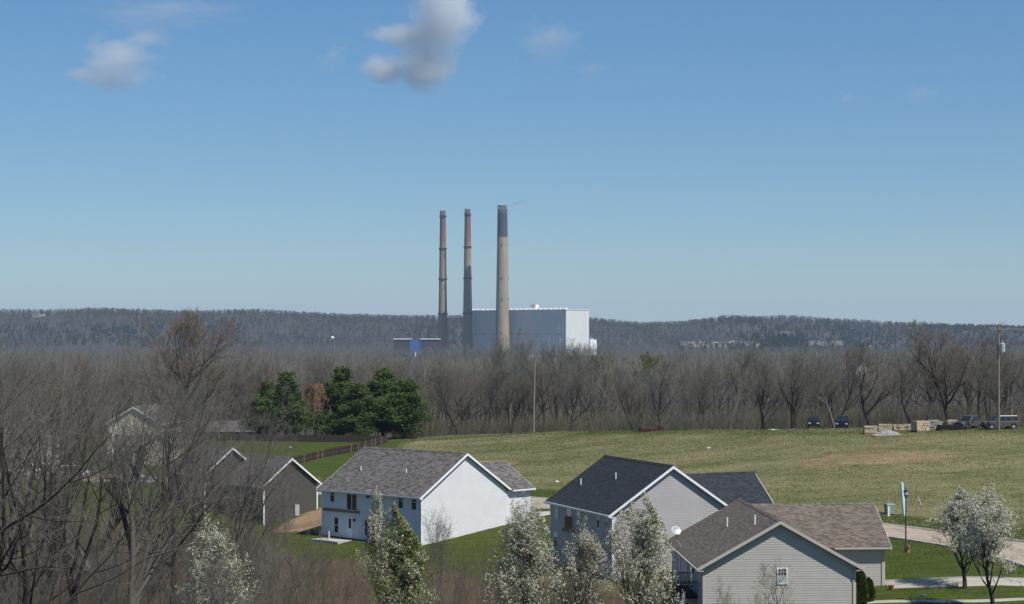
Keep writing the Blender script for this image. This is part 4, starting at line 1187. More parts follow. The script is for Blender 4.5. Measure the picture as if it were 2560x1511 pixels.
# --- prototypes of the wood behind the field (true size 14 m)
SPEC = [dict(fork=.35, spread=.62, n1=10), dict(fork=.25, spread=.75, n1=11), dict(fork=.45, spread=.55, n1=9), dict(fork=.2, spread=.85, n1=12), dict(fork=.3, spread=.6, n1=6, multi=2),
        dict(fork=.35, spread=.95, n1=10, up1=.1), dict(fork=.3, spread=.65, n1=5, multi=3), dict(fork=.15, spread=.7, n1=12), dict(fork=.4, spread=.8, n1=9, lean=.12)]
PROTO = [bare_tree(100 + i, 14.0, n2=7, n3=6, n4=5, tw=.0105, **s)[:2] for i, s in enumerate(SPEC)]
PM = []
for i, (tr, cr) in enumerate(PROTO):
    dk_ = 'bark_dark' if i % 3 != 2 else 'bark'
    a = mesh_np("trunk", tr[0], tr[1], tint=np.ones((len(tr[0]), 3)), smooth=True); a.materials.append(M[dk_])
    c_ = mesh_np("crown", cr[0], cr[1], tint=np.ones((len(cr[0]), 3))); c_.materials.append(M['twig_red'] if i in (3,) else M['twig'])
    PM.append((a, c_))
PH = [np.percentile(cr[0][:, 2], 99.9) for tr, cr in PROTO]
TREES = []
def wood_tree(px, d, ytop, v, label, group=None, wide=1.0, twig=None):
    x = xat(px, d); z = g1(x, d); h = ZC + (HY - ytop) * d / FPX - z
    s = max(.35, h / PH[v])
    t = empty("bare_tree", (x, d, z), random.uniform(0, 6.28), label, "tree", group)
    t.scale = (s * wide, s * wide, s)
    for nm, m_ in zip(("trunk", "crown"), PM[v]):
        o = bpy.data.objects.new(nm, m_); COL.objects.link(o); o.parent = t
        if twig and nm == "crown": o.material_slots[0].link = 'OBJECT'; o.material_slots[0].material = M[twig]
    TREES.append((x, d))
    return t
G_ = "bare trees in the wood beyond the field"
front = [(1062, 372, 905, 8, "slender bare tree leaning out at the right end of the evergreens"),
    (1145, 366, 893, 0, "upright bare tree, first with a clear trunk right of the evergreens"),
    (1203, 365, 905, 2, "bare tree with dark trunk, midway from the evergreens to the slim pole"),
    (1278, 362, 900, 4, "twin stemmed bare tree just left of the slim utility pole"),
    (1352, 361, 880, 1, "bare tree standing close behind the slim utility pole"),
    (1421, 358, 898, 7, "narrow bare tree, first one right of the slim utility pole"),
    (1481, 352, 905, 2, "thin bare tree, second one right of the slim utility pole"),
    (1586, 336, 902, 6, "many stemmed bare tree behind the dark red trailer"),
    (1656, 328, 868, 1, "broad forked bare tree just right of the dark red trailer"),
    (1738, 322, 905, 0, "smaller bare tree between the broad forked and the tall narrow one"),
    (1822, 312, 848, 2, "tall narrow bare tree with long straight trunk above the dark roof"),
    (1908, 300, 880, 7, "bare tree just left of the white car roof"),
    (1985, 298, 852, 1, "large bare tree standing directly left of the dark sedan"),
    (2086, 296, 862, 0, "thin bare tree between the dark sedan and the dark suv"),
    (2176, 300, 852, 3, "wide y shaped bare tree behind the left end of the stone pallets"),
    (2278, 302, 872, 5, "bare tree with spreading limbs behind the middle stone pallets"),
    (2376, 298, 798, 3, "very large bare tree behind the pickup, rising above the hill line"),
    (2452, 304, 806, 1, "tall bare tree just left of the transformer pole"),
    (2532, 296, 838, 5, "bare tree at the right edge behind the suv")]
for a in front: wood_tree(*a, group=G_, wide=1.2)
for px, d_, yt, v, lab in ((1212, 470, 836, 2, "tall bare tree before the gap left of the thick chimney"), (1257, 500, 846, 0, "tall bare tree crossing the foot of the thick chimney"), (1290, 450, 820, 5, "tallest bare tree crossing the shaded power station wall, right of the thick chimney"),
        (1338, 520, 852, 7, "bare tree crossing the middle of the shaded power station wall"), (1384, 480, 838, 1, "broad bare tree at the left of the power station's bright end"), (1416, 540, 846, 4, "twin stemmed bare tree across the power station's front corner"),
        (1447, 470, 834, 1, "rounded bare tree in front of the bright power station end"), (1472, 520, 850, 6, "many stemmed bare tree before the white annex")): wood_tree(px, d_, yt, v, lab, "tall bare trees in front of the power station", .8)
btr, bcr, _ = bare_tree(131, 14.0, n1=15, n2=8, n3=7, n4=6, fork=.22, spread=.72, tw=.0115)
t = tree_obj("bare_tree", btr, bcr, "huge brown budding tree towering over the left of the wood", "tree", G_, 'bark_dark', 'twig_red')
x = xat(472, 318); z = g1(x, 318); t.location = (x, 318, z); hh_ = (ZC + (HY - 772) * 318 / FPX - z) / np.percentile(bcr[0][:, 2], 99.8); t.scale = (hh_ * 1.45, hh_ * 1.45, hh_); TREES.append((x, 318))
# fill of individual trees behind them
rs_ = np.random.default_rng(5)
def skyline(px): return np.interp(px, [-100, 100, 300, 400, 640, 800, 1000, 1150, 1300, 1600, 1800, 2000, 2200, 2350, 2500, 2700], [892, 890, 888, 880, 885, 876, 888, 893, 895, 893, 875, 862, 858, 838, 835, 835])
n_fill = 0; tries = 0
while n_fill < 135 and tries < 4000:
    tries += 1
    px = rs_.uniform(-60, 2620)
    yc_ = float(crest(np.array([xat(px, 330)]))[0][0])
    left = px < 1060
    d_ = yc_ + (rs_.uniform(12, 130) if not left else rs_.uniform(25, 190))
    if left and px > 590 and d_ < 405: continue
    x = xat(px, d_)
    if any((x - a) ** 2 + (d_ - b_) ** 2 < 3.2 ** 2 for a, b_ in TREES): continue
    if (x - xat(2150, 480)) ** 2 / 100 + (d_ - 470) ** 2 / 600 < 1: continue
    yt = skyline(px) + rs_.uniform(4, 75) + (8 if d_ < yc_ + 50 else 0)
    if 2100 < px < 2225: yt = max(yt, 950)
    lab = "bare grey brown tree in the wood on the left, behind the houses" if px < 640 else ("bare grey brown tree rising behind the row of evergreens" if px < 1060 else "bare grey brown tree deeper in the wood beyond the field")
    wood_tree(px, d_, yt, int(rs_.integers(0, 9)), lab, lab.replace("bare grey brown tree", "bare grey brown trees"), rs_.uniform(1.0, 1.35)); n_fill += 1
n_f2 = 0
while n_f2 < 13:                                               # trees between the left street and the houses
    px = rs_.uniform(-60, 640); d_ = rs_.uniform(205, 330)
    x = xat(px, d_); dd, sd = road_dist(np.array([x]), np.array([d_]))
    if dd[0] < 7 or (190 < px < 480) or (500 < px): continue
    if any((x - a) ** 2 + (d_ - b_) ** 2 < 4 ** 2 for a, b_ in TREES): continue
    lab = "bare tree standing near the street behind the left foreground thicket"
    wood_tree(px, d_, rs_.uniform(880, 1010), int(rs_.integers(0, 9)), lab, "bare trees near the left street"); n_f2 += 1

# --- the rest of the wood: one mass reaching back to the power station
def light_tree(seed, H, n):
    rg = np.random.default_rng(seed)
    P0 = grow(rg, np.zeros((1, 3)), np.array([[0, 0, 1.0]]), np.array([H * .8]), 4, .05, .1)
    R0 = np.linspace(.2, .05, 5)[None, :]
    p, d, r, L = children(rg, P0, R0, n, .25, 1, .6, .5, np.array([H * .8]))
    P1 = grow(rg, p, d, L, 2, .25, .15); R1 = np.array([.075, .06, .03])[None, :] * np.ones((len(p), 1))
    p, d, r, L = children(rg, P1, R1, 5, .2, 1, .6, .6, L)
    P2 = grow(rg, p, d, np.clip(L, .8, 3), 2, .2, .2); R2 = np.array([.055, .045, .02])[None, :] * np.ones((len(p), 1))
    a = tubes(P0, R0, 3); b_ = tubes(P1, R1, 3); c_ = tubes(P2, R2, 3)
    V, Q = merge([a, b_, c_])
    col = np.ones((len(V), 3)); col[:len(a[0])] = .55
    return V, Q, col
def scatter(X_, Y_, Z_, S_, protos, tints, rg):
    parts = []; pid = rg.integers(0, len(protos), len(X_))
    for k, (V, Q, col) in enumerate(protos):
        m_ = np.where(pid == k)[0]
        if not len(m_): continue
        an = rg.uniform(0, 6.28, len(m_)); ca, sa = np.cos(an), np.sin(an)
        W_ = rg.uniform(.85, 1.25, len(m_))
        vx = (V[None, :, 0] * ca[:, None] - V[None, :, 1] * sa[:, None]) * (S_[m_] * W_)[:, None] + X_[m_][:, None]
        vy = (V[None, :, 0] * sa[:, None] + V[None, :, 1] * ca[:, None]) * (S_[m_] * W_)[:, None] + Y_[m_][:, None]
        vz = V[None, :, 2] * S_[m_][:, None] + Z_[m_][:, None]
        VV = np.stack([vx, vy, vz], -1).reshape(-1, 3)
        QQ = (Q[None] + (np.arange(len(m_)) * len(V))[:, None, None]).reshape(-1, 4)
        CC = (col[None] * tints[m_][:, None, :]).reshape(-1, 3)
        parts.append((VV, QQ, CC))
    return merge(parts)
def clearing(x, y):
    c_ = np.zeros(x.shape, bool)
    for px, d_, w_, l_ in ((1120, 1480, 45, 190), (1445, 1500, 40, 200), (1540, 1300, 30, 160), (1400, 2850, 200, 150), (1100, 2900, 180, 160), (120, 2900, 160, 300), (1750, 3350, 190, 120)):
        c_ |= ((x - xat(px, d_)) / w_) ** 2 + ((y - d_) / l_) ** 2 < 1
    return c_
rw = np.random.default_rng(11)
def wood_pts(n, d0, d1, margin=1.25):
    d_ = np.sqrt(rw.uniform(d0 ** 2, d1 ** 2, n)); px = rw.uniform(-margin, margin, n)
    return px * d_ * 1280 / FPX, d_
X1, Y1 = wood_pts(3000, 455, 1000)
m_ = ~clearing(X1, Y1) & ~((np.abs(X1 - xat(2150, 480)) < 12) & (Y1 < 490)); X1, Y1 = X1[m_], Y1[m_]
LT = [light_tree(300 + i, 14, 9) for i in range(5)]
base_t = np.array([.163, .156, .136])
def tints(n, lo=.7, hi=1.25, red=.12):
    b_ = rw.uniform(lo, hi, n)[:, None] * base_t
    c_ = b_ * (1 + rw.uniform(-1, 1, n)[:, None] * np.array([red, 0, -red * .8]))
    return np.where((rw.random(n) < .05)[:, None], c_ * np.array([1.0, 1.22, .6]), c_)
A_ = scatter(X1, Y1, ground(X1, Y1), rw.uniform(.75, 1.2, len(X1)), LT, tints(len(X1)), rw)
X2, Y2 = wood_pts(11000, 1000, 3750)
m_ = ~clearing(X2, Y2) & (Y2 < 3720) & ~((Y2 > 2900) & (Y2 < 3160) & (X2 > -150) & (X2 < 130)); X2, Y2 = X2[m_], Y2[m_]
pxp = rw.uniform(920, 1520, 420); dpp = rw.uniform(2450, 2830, 420)
X2 = np.concatenate([X2, (pxp - CX) * dpp / FPX]); Y2 = np.concatenate([Y2, dpp])
LT2 = [light_tree(320 + i, 14, 4) for i in range(4)]
for V_, Q_, c_ in LT2: V_[:, 2] *= 1.0
B_ = scatter(X2, Y2, np.full(len(X2), -8.6), np.concatenate([rw.uniform(.7, 1.25, len(X2) - 420), np.where(pxp < 1075, rw.uniform(.75, 1.02, 420), rw.uniform(1.05, 1.6, 420))]), LT2, tints(len(X2)), rw)
# thicker twigs far away so that a crown keeps its density
V_, Q_, C_ = merge([A_, B_])
tag(link("bare_woodland", mesh_np("bare_woodland", V_, Q_, tint=C_), M['plants']), "bare grey wood filling the valley as far as the power station", "woodland", kind="stuff")

# --- forest on the hills
def puff(seed, n, dark):
    rg = np.random.default_rng(seed)
    t = rg.uniform(.15, 1, n); rad = (4.2 if not dark else 3.4) * np.sqrt(np.clip(1.05 - t, .05, 1)) * rg.uniform(.3, 1, n)
    a = rg.uniform(0, 6.28, n); c_ = np.stack([rad * np.cos(a), rad * np.sin(a), t * 13], -1)
    e1 = unit(rg.normal(0, 1, (n, 3)) + [0, 0, .8]) * rg.uniform(.9, 2.0, (n, 1)); e2 = unit(np.cross(e1, rg.normal(0, 1, (n, 3)))) * (.45 if not dark else .9)
    V = np.stack([c_ - e1 - e2, c_ - e1 + e2, c_ + e1 + e2 * .4, c_ + e1 - e2 * .4], 1).reshape(-1, 3)
    tk = np.array([(-.25, 0, 0), (.25, 0, 0), (.12, 0, 10), (-.12, 0, 10)], float)
    V = np.concatenate([V, tk]); Q = np.arange(len(V)).reshape(-1, 4)
    return V, Q, np.ones((len(V), 3))
n = 15000
X3 = rw.uniform(-1500, 1500, n); Y3 = 3700 + 1150 * rw.random(n) ** .8; Z3 = hill(X3, Y3)
X3 = X3 * Y3 / 4600
keep = Z3 > -8; X3, Y3, Z3 = X3[keep], Y3[keep], hill(X3, Y3)[keep]
C3 = tints(len(X3), .8, 1.05, .05) * np.array([.45, .42, .42])
px3 = CX + X3 * FPX / Y3
low = sstep(60, 0, Z3)
dark = (np.sin(X3 * .01 + 2) + np.sin(X3 * .027) * .6 + np.sin(X3 * .05 + Y3 * .02) * .5 + rw.normal(0, .7, len(X3)) + 1.9 * (px3 < 560) * (Z3 < 42) + 1.2 * (px3 > 1850) * (Z3 < 40) - .7) > .2
dark &= Z3 < 55
A_ = scatter(X3[~dark], Y3[~dark], Z3[~dark], rw.uniform(.7, 1.15, (~dark).sum()), [puff(400 + i, 16, 0) for i in range(4)], C3[~dark], rw)
tag(link("hillside_forest", mesh_np("hillside_forest", A_[0], A_[1], tint=A_[2]), M['plants']), "grey leafless forest covering the far hills", "forest", kind="stuff")
nx_ = 420; pxe = np.concatenate([rw.uniform(1880, 2010, 200), rw.uniform(1690, 2240, 220)]); ye = np.concatenate([rw.uniform(3560, 3690, 200), rw.uniform(3440, 3495, 220)])
xe = (pxe - CX) * ye / FPX; ze = np.concatenate([ZC + (HY - rw.uniform(834, 862, 200)) * 3600 / FPX - 8, np.full(220, -4.0) + rw.uniform(-6, 3, 220)])
X3 = np.concatenate([X3, xe]); Y3 = np.concatenate([Y3, ye]); Z3 = np.concatenate([Z3, ze]); dark = np.concatenate([dark, np.ones(nx_, bool)])
Cd = rw.uniform(.7, 1.2, dark.sum())[:, None] * np.array([.03, .038, .026])
A_ = scatter(X3[dark], Y3[dark], Z3[dark], rw.uniform(.6, 1.0, dark.sum()), [puff(410 + i, 26, 1) for i in range(4)], Cd, rw)
tag(link("evergreen_forest", mesh_np("evergreen_forest", A_[0], A_[1], tint=A_[2]), M['plants']), "dark evergreens in bands low on the far hills", "forest", kind="stuff")

# --- leaf clouds helper
def leaf_quads(c_, size, rg, flat=.0):
    n = len(c_)
    e1 = unit(rg.normal(0, 1, (n, 3))) ; e2 = unit(np.cross(e1, rg.normal(0, 1, (n, 3))))
    s = size * rg.uniform(.6, 1.3, (n, 1))
    V = np.stack([c_ - e1 * s, c_ + e2 * s * .6, c_ + e1 * s, c_ - e2 * s * .6], 1).reshape(-1, 3)
    return V, np.arange(len(V)).reshape(-1, 4)

# --- evergreens in a row
def evergreen(seed, H, Rb, tip=1.0, clump=(38, 15), top_n=1):
    rg = np.random.default_rng(seed)
    P0 = grow(rg, np.array([[0, 0, -.3]]), np.array([[0, 0, 1.]]), np.array([H * .98]), 8, .05, .03)
    R0 = np.linspace(H * .02, .03, 9)[None, :]
    nb = 74
    t = np.sort(.07 + .9 * rg.random(nb) ** .85); a = rg.uniform(0, 6.28, nb) + np.arange(nb) * 2.4
    prof = np.clip(1.03 - t, 0, 1) ** (.72 * tip) * (.8 + .2 * sstep(0, .18, t))
    ln = Rb * prof * rg.uniform(.62, 1.15, nb) + .25
    p = np.stack([np.interp(t * H, P0[0, :, 2], P0[0, :, 0]), np.interp(t * H, P0[0, :, 2], P0[0, :, 1]), t * H], -1)
    d = np.stack([np.cos(a), np.sin(a), .0 + .62 * t], -1)
    P1 = grow(rg, p, d, ln, 4, .1, .1); R1 = np.array([.06, .05, .04, .03, .012])[None, :] * np.ones((nb, 1))
    tr = merge([tubes(P0, R0, 7), tubes(P1, R1, 4)])
    cs = []; cl = []
    for i in range(nb):
        m_ = int(42 + 110 * ln[i] / Rb)
        k = rg.random(m_) ** .7
        u_ = k * 4; j = np.minimum(u_.astype(int), 3); f_ = (u_ - j)[:, None]
        q = P1[i, j] * (1 - f_) + P1[i, j + 1] * f_
        w_ = .14 * H / 10 + .24 * ln[i] * (.35 + .5 * np.sin(k * 2.6))[:, None] * .55
        cs.append(q + rg.normal(0, 1, (m_, 3)) * w_ * [1, 1, .62]); cl.append(np.full(m_, rg.uniform(.65, 1.35)))
    c_ = np.concatenate(cs); cl = np.concatenate(cl)
    n = len(c_)
    parts = []
    # a spray: several thin needles bundles
    for rep in range(4):
        e1 = unit(rg.normal(0, 1, (n, 3)) + [0, 0, .25]) * rg.uniform(.11, .26, (n, 1)) * H / 11; e2 = unit(np.cross(e1, rg.normal(0, 1, (n, 3)))) * .055 * H / 11
        o_ = c_ + rg.normal(0, .12, (n, 3))
        V = np.stack([o_ - e1, o_ + e2, o_ + e1, o_ - e2], 1).reshape(-1, 3)
        tint_ = np.repeat((cl * rg.uniform(.75, 1.25, n))[:, None] * np.array([1, 1, 1.]), 4, 0) * [1.05, 1, .9]
        parts.append((V, np.arange(len(V)).reshape(-1, 4), tint_))
    return tr, merge(parts)
EV = [evergreen(500, 12, 4.3, 1.4), evergreen(501, 12, 4.7, 1.15), evergreen(502, 12, 5.2, 1.0)]
EVM = []
for tr, cr in EV:
    a = mesh_np("trunk", tr[0], tr[1], tint=np.ones((len(tr[0]), 3)), smooth=True); a.materials.append(M['bark_dark'])
    c_ = mesh_np("crown", cr[0], cr[1], tint=cr[2]); c_.materials.append(M['needle']); EVM.append((a, c_))
def evergreen_obj(px, d, ytop, v, label, wide, rz):
    x = xat(px, d); z = g1(x, d); h = ZC + (HY - ytop) * d / FPX - z
    t = empty("evergreen_tree", (x, d, z - .2), rz, label, "tree", "evergreens in a row behind the fence")
    s = h / 12.1; t.scale = (s * wide, s * wide, s)
    for nm, m_ in zip(("trunk", "crown"), EVM[v]):
        o = bpy.data.objects.new(nm, m_); COL.objects.link(o); o.parent = t
evergreen_obj(672, 374, 952, 1, "smaller evergreen at the left end of the row", 1.2, 1.0)
evergreen_obj(718, 366, 924, 0, "pointed evergreen, tallest of the left pair in the row", 1.4, 2.1)
evergreen_obj(845, 372, 912, 0, "tall pointed evergreen just right of the rusty brown tree", 1.4, 4.0)
evergreen_obj(898, 362, 962, 2, "wide low evergreen in the middle of the row", 1.45, .4)
evergreen_obj(956, 368, 922, 1, "tall dense evergreen, second from the right end", 1.35, 5.2)
evergreen_obj(1008, 360, 950, 2, "broad rounded evergreen at the right end of the row", 1.45, 3.0)
# rusty dead-leaved tree between them
rg = np.random.default_rng(600)
tr, cr, tips = bare_tree(601, 12, n1=12, n2=6, n3=5, n4=3, fork=.15, spread=.55, tw=.012)
x = xat(779, 355); z = g1(x, 355)
t = tree_obj("rusty_tree", tr, cr, "rusty brown leaved tree between the evergreens", "tree", None, 'bark', 'twig_red')
t.location = (x, 355, z); hh_ = (ZC + (HY - 950) * 355 / FPX - z) / 11.6; t.scale = (hh_ * .62, hh_ * .62, hh_)
c_ = np.concatenate([q.reshape(-1, 3) for q in tips]); c_ = np.concatenate([c_, c_ + rg.normal(0, .15, c_.shape)]); c_ = c_[c_[:, 2] < 10.8]
V_, Q_ = leaf_quads(c_, .13, rg)
M['rust_leaf'] = tinted("rusty dry leaves", (0.30, 0.18, 0.11), .9, .1)
link("dry_leaves", mesh_np("dry_leaves", V_, Q_, tint=np.repeat(rg.uniform(.6, 1.3, len(c_)), 4)[:, None] * np.ones(3)), M['rust_leaf'], t)
# willow-green trees in the valley
for px, d_, yt, w_, lab in ((1607, 900, 880, 1.2, "yellow green leafing tree in the far wood, larger of two"), (1496, 950, 898, 1.0, "yellow green leafing tree in the far wood, smaller of two")):
    tr, cr, tips = bare_tree(620 + px, 12, n1=10, n2=6, n3=4, n4=2, fork=.2, spread=.8, tw=.03)
    x = xat(px, d_); z = g1(x, d_); h = ZC + (HY - yt) * d_ / FPX - z
    t = tree_obj("willow_tree", tr, cr, lab, "tree", "leafing trees in the valley"); s = h / 12; t.location = (x, d_, z); t.scale = (s * w_ * .8, s * w_ * .8, s)
    c_ = np.concatenate([q.reshape(-1, 3) for q in tips]); V_, Q_ = leaf_quads(c_, .2, rg)
    M['willow'] = M.get('willow') or tinted("yellow green young leaves", (0.17, 0.18, 0.04), .8, .1)
    link("foliage", mesh_np("foliage", V_, Q_, tint=np.repeat(rg.uniform(.7, 1.2, len(c_)), 4)[:, None] * np.ones(3)), M['willow'], t)

# --- blossoming pear trees
def pear(seed, H, wid, name, label, px, d, ytop, white=1.0, green=.25, dens=1.0, shape=.6, ystem=None, group="white blossoming trees", reach=None):
    rg = np.random.default_rng(seed)
    tr, cr, tips = bare_tree(seed, 9.0, n1=20, n2=7, n3=6, n4=3, fork=.14, spread=.62, tw=.0065, up1=.42, r0=.13, wig=.1)
    allp = np.concatenate([tr[0], cr[0]])
    x = xat(px, d); z = g1(x, d); h = ZC + (HY - ytop) * d / FPX - z
    top = np.percentile(cr[0][:, 2], 99.9)
    s = h / top
    rmax = np.percentile(np.hypot(cr[0][:, 0], cr[0][:, 1]), 97)
    sw = wid / 2 / rmax
    def envelope(V):                                              # ovoid outline: narrow top
        t_ = np.clip(V[:, 2] / top, 0, 1); r_ = np.hypot(V[:, 0], V[:, 1]) / rmax
        lim = np.interp(t_, [0, .15, .3, .45, .7, .9, 1.0], [.5, .75, .95, 1.0, .78 if shape > .5 else .9, .36, .12])
        k = np.where(r_ > lim, lim / np.maximum(r_, 1e-6) * .85 + .15, 1.0)
        W = V.copy(); W[:, 0] *= k * sw; W[:, 1] *= k * sw; W[:, 2] *= s
        return W
    t = empty(name, (x, d, z), rg.uniform(0, 6), label, "tree", group)
    tv, cv_ = envelope(tr[0]), envelope(cr[0])
    link("trunk", mesh_np("trunk", tv, tr[1], tint=np.ones((len(tv), 3)), smooth=True), M['bark_dark'], t)
    link("crown", mesh_np("crown", cv_, cr[1], tint=np.ones((len(cv_), 3))), M['twig_near'], t)
    c_ = envelope(np.concatenate([q.reshape(-1, 3) for q in tips]))
    c_ = c_[c_[:, 2] > .2 * h]
    cl = np.sin(c_[:, 0] * 2.1 + seed) * np.sin(c_[:, 1] * 2.3) * np.sin(c_[:, 2] * 1.7 + seed) + rg.normal(0, .35, len(c_))
    cb = c_[cl > np.quantile(cl, 1 - min(1, .46 * dens))]
    reps = [cb + rg.normal(0, .045, cb.shape) for _ in range(4)]
    bb = np.concatenate(reps); V_, Q_ = leaf_quads(bb, .046, rg)
    tb = rg.uniform(.75, 1.05, len(bb))[:, None] * np.array([1, 1, .97])
    link("blossom", mesh_np("blossom", V_, Q_, tint=np.repeat(tb * white, 4, 0)), M['blossom'], t)
    if green:
        cg = c_[rg.random(len(c_)) < green]; cg = np.concatenate([cg + rg.normal(0, .07, cg.shape) for _ in range(2 if green < .8 else 4)])
        V_, Q_ = leaf_quads(cg, .05, rg)
        link("leaves", mesh_np("leaves", V_, Q_, tint=np.repeat(rg.uniform(.7, 1.25, len(cg)), 4)[:, None] * np.ones(3)), M['leaf'], t)
    return t
pear(701, 9, 6.2, "pear_tree", "white blossoming tree among the brush at lower left", 540, 122, 1282, green=.3)
pear(702, 9, 7.2, "pear_tree", "blossoming tree greenest with leaves, in front of the white house", 968, 126, 1268, dens=.75, green=.85)
pear(712, 9, 2.4, "pear_tree", "slim sparse white blossoming tree against the white house rear wall", 946, 160, 1226, dens=.8, green=.1)
pear(703, 9, 5.6, "pear_tree", "white blossoming tree at the right corner of the white house", 1312, 126, 1236, green=.3)
pear(704, 9, 4.9, "pear_tree", "half open pinkish grey blossoming tree before the grey house rear wall", 1456, 130, 1296, dens=.5, green=.08, white=.9)
pear(705, 9, 6.0, "pear_tree", "tall pointed blossoming tree in front of the grey house gable", 1592, 124, 1236, green=.45, dens=.9)
pear(706, 9, 6.4, "pear_tree", "smaller white blossoming tree on the lawn, left of the right pair", 2412, 150, 1222, green=.2, shape=.4, dens=1.3)
pear(707, 9, 8.4, "pear_tree", "large white blossoming tree at the right edge by the driveway", 2484, 142, 1212, green=.15, shape=.4, dens=1.3)

# --- small leafing trees before the near gable
def small_tree(seed, px, d, ytop, wid, label, leafy=.35):
    rg = np.random.default_rng(seed)
    tr, cr, tips = bare_tree(seed, 7, n1=9, n2=6, n3=5, n4=2, fork=.2, spread=.75, tw=.006, up1=.25)
    x = xat(px, d); z = g1(x, d); h = ZC + (HY - ytop) * d / FPX - z; s = h / np.percentile(cr[0][:, 2], 99.8)
    t = tree_obj("young_tree", tr, cr, label, "tree", "thin trees in front of the houses", 'bark', 'twig_near'); t.location = (x, d, z); t.scale = (s * wid, s * wid, s); t.rotation_euler = (0, 0, seed)
    c_ = np.concatenate([q.reshape(-1, 3) for q in tips]); c_ = c_[rg.random(len(c_)) < leafy]
    V_, Q_ = leaf_quads(c_, .05, rg); link("leaves", mesh_np("leaves", V_, Q_, tint=np.repeat(rg.uniform(.8, 1.3, len(c_)), 4)[:, None] * np.array([1.1, 1.1, 1.3])), M['leaf'], t)
small_tree(801, 1985, 128, 1398, .95, "thin leafing tree in front of the gridded window")
small_tree(802, 1822, 130, 1440, .8, "low leafing tree before the left of the warm grey gable", .2)
small_tree(803, 1905, 133, 1470, .6, "lowest leafing sapling left of the gridded window", .25)

# --- clipped evergreen shrubs at the near house corner
def arbor(px, d, ytop, wid, label, seed):
    rg = np.random.default_rng(seed); x = xat(px, d); z = g1(x, d); h = ZC + (HY - ytop) * d / FPX - z
    t = empty("columnar_shrub", (x, d, z), 0, label, "shrub", "columnar shrubs beside the warm grey house")
    MB().tube((0, 0, -.2), (0, 0, h * .7), .06, .02, 6).build("stem", M['wood_dark'], t)
    n = 9000; tt = rg.random(n); a = rg.uniform(0, 6.28, n)
    r_ = wid / 2 * np.interp(tt, [0, .1, .5, .85, 1], [.75, .95, 1, .62, .05]) * (1 + .12 * np.sin(a * 3 + tt * 9) + .08 * np.sin(a * 7 - tt * 17)) * rg.uniform(.8, 1.02, n)
    c_ = np.stack([r_ * np.cos(a), r_ * np.sin(a), tt * h], -1)
    e1 = unit(np.stack([np.cos(a) * .5, np.sin(a) * .5, np.ones(n)], -1) + rg.normal(0, .3, (n, 3))) * .11; e2 = unit(np.cross(e1, rg.normal(0, 1, (n, 3)))) * .04
    V_ = np.stack([c_ - e1, c_ + e2, c_ + e1, c_ - e2], 1).reshape(-1, 3)
    tn = np.repeat(rg.uniform(.6, 1.3, n)[:, None] * np.array([1.25, 1.0, .55]), 4, 0)
    link("foliage", mesh_np("foliage", V_, np.arange(len(V_)).reshape(-1, 4), tint=tn), M['needle'], t)
arbor(2150, 143.5, 1424, 1.1, "taller olive green columnar shrub at the near house corner", 811)
arbor(2171, 145, 1446, .9, "shorter olive green columnar shrub right of its taller neighbour", 812)

# --- foreground thicket on the left: individual trees with fine crowns
NEAR = [bare_tree(900 + i, 16, n1=11, n2=7, n3=6, n4=5, tw=.0062, wig=.15, **s)[:2] for i, s in enumerate((dict(fork=.3, spread=.8), dict(fork=.22, spread=.7, multi=2), dict(fork=.35, spread=.95, up1=.1, lean=.18), dict(fork=.25, spread=.65)))]
NM = []
for i, (tr, cr) in enumerate(NEAR):
    a = mesh_np("trunk", tr[0], tr[1], tint=np.ones((len(tr[0]), 3)), smooth=True); a.materials.append(M['bark'])
    c_ = mesh_np("crown", cr[0], cr[1], tint=np.ones((len(cr[0]), 3))); c_.materials.append(M['twig_near']); NM.append((a, c_))
def near_tree(px, d, ytop, v, rz, label, wide=1.0, dark=False):
    x = xat(px, d); z = g1(x, d); h = ZC + (HY - ytop) * d / FPX - z
    t = empty("bare_tree", (x, d, z), rz, label, "tree", "bare trees in the left foreground"); s = h / 15.4; t.scale = (s * wide, s * wide, s)
    for nm, m_ in zip(("trunk", "crown"), NM[v]):
        o = bpy.data.objects.new(nm, m_); COL.objects.link(o); o.parent = t
        if dark and nm == "trunk": o.material_slots[0].link = 'OBJECT'; o.material_slots[0].material = M['bark_dark']
near_tree(-70, 92, 850, 2, 0.0, "bare tree off the left edge whose long limbs sweep into view", 1.15, True)
near_tree(62, 118, 960, 1, 1.2, "bare twin stemmed tree at the lower left corner", 1.0, True)
near_tree(205, 128, 935, 0, 2.6, "bare tree with dark straight trunk left of the forked tree", 1.0, True)
near_tree(352, 124, 925, 3, .6, "tallest forked bare tree with grey trunk in front of the cream house", 1.1)
near_tree(270, 150, 985, 1, 3.5, "bare tree just behind and left of the forked grey trunk")
near_tree(430, 140, 960, 2, 2.9, "bare tree with dark crooked trunk left of the low white blossom tree", .9, True)
near_tree(480, 172, 985, 0, 4.4, "bare tree whose twigs veil the left of the taupe house", .95)
near_tree(590, 182, 1055, 3, 5.0, "bare tree with fine twigs before the taupe house wall", .9)
near_tree(120, 165, 955, 3, 1.9, "bare tree behind the lower left corner, veiling the white van")
near_tree(15, 150, 930, 0, 5.6, "bare tree at the left edge, behind the sweeping limbs")
near_tree(400, 178, 980, 1, .2, "bare tree between the cream house and the taupe house")
near_tree(235, 178, 950, 3, 5.1, "bare tree left of the cream house, behind the forked grey trunk", 1.1)
near_tree(548, 152, 1030, 1, 2.2, "bare twin stemmed tree veiling the smaller taupe gable", 1.0)
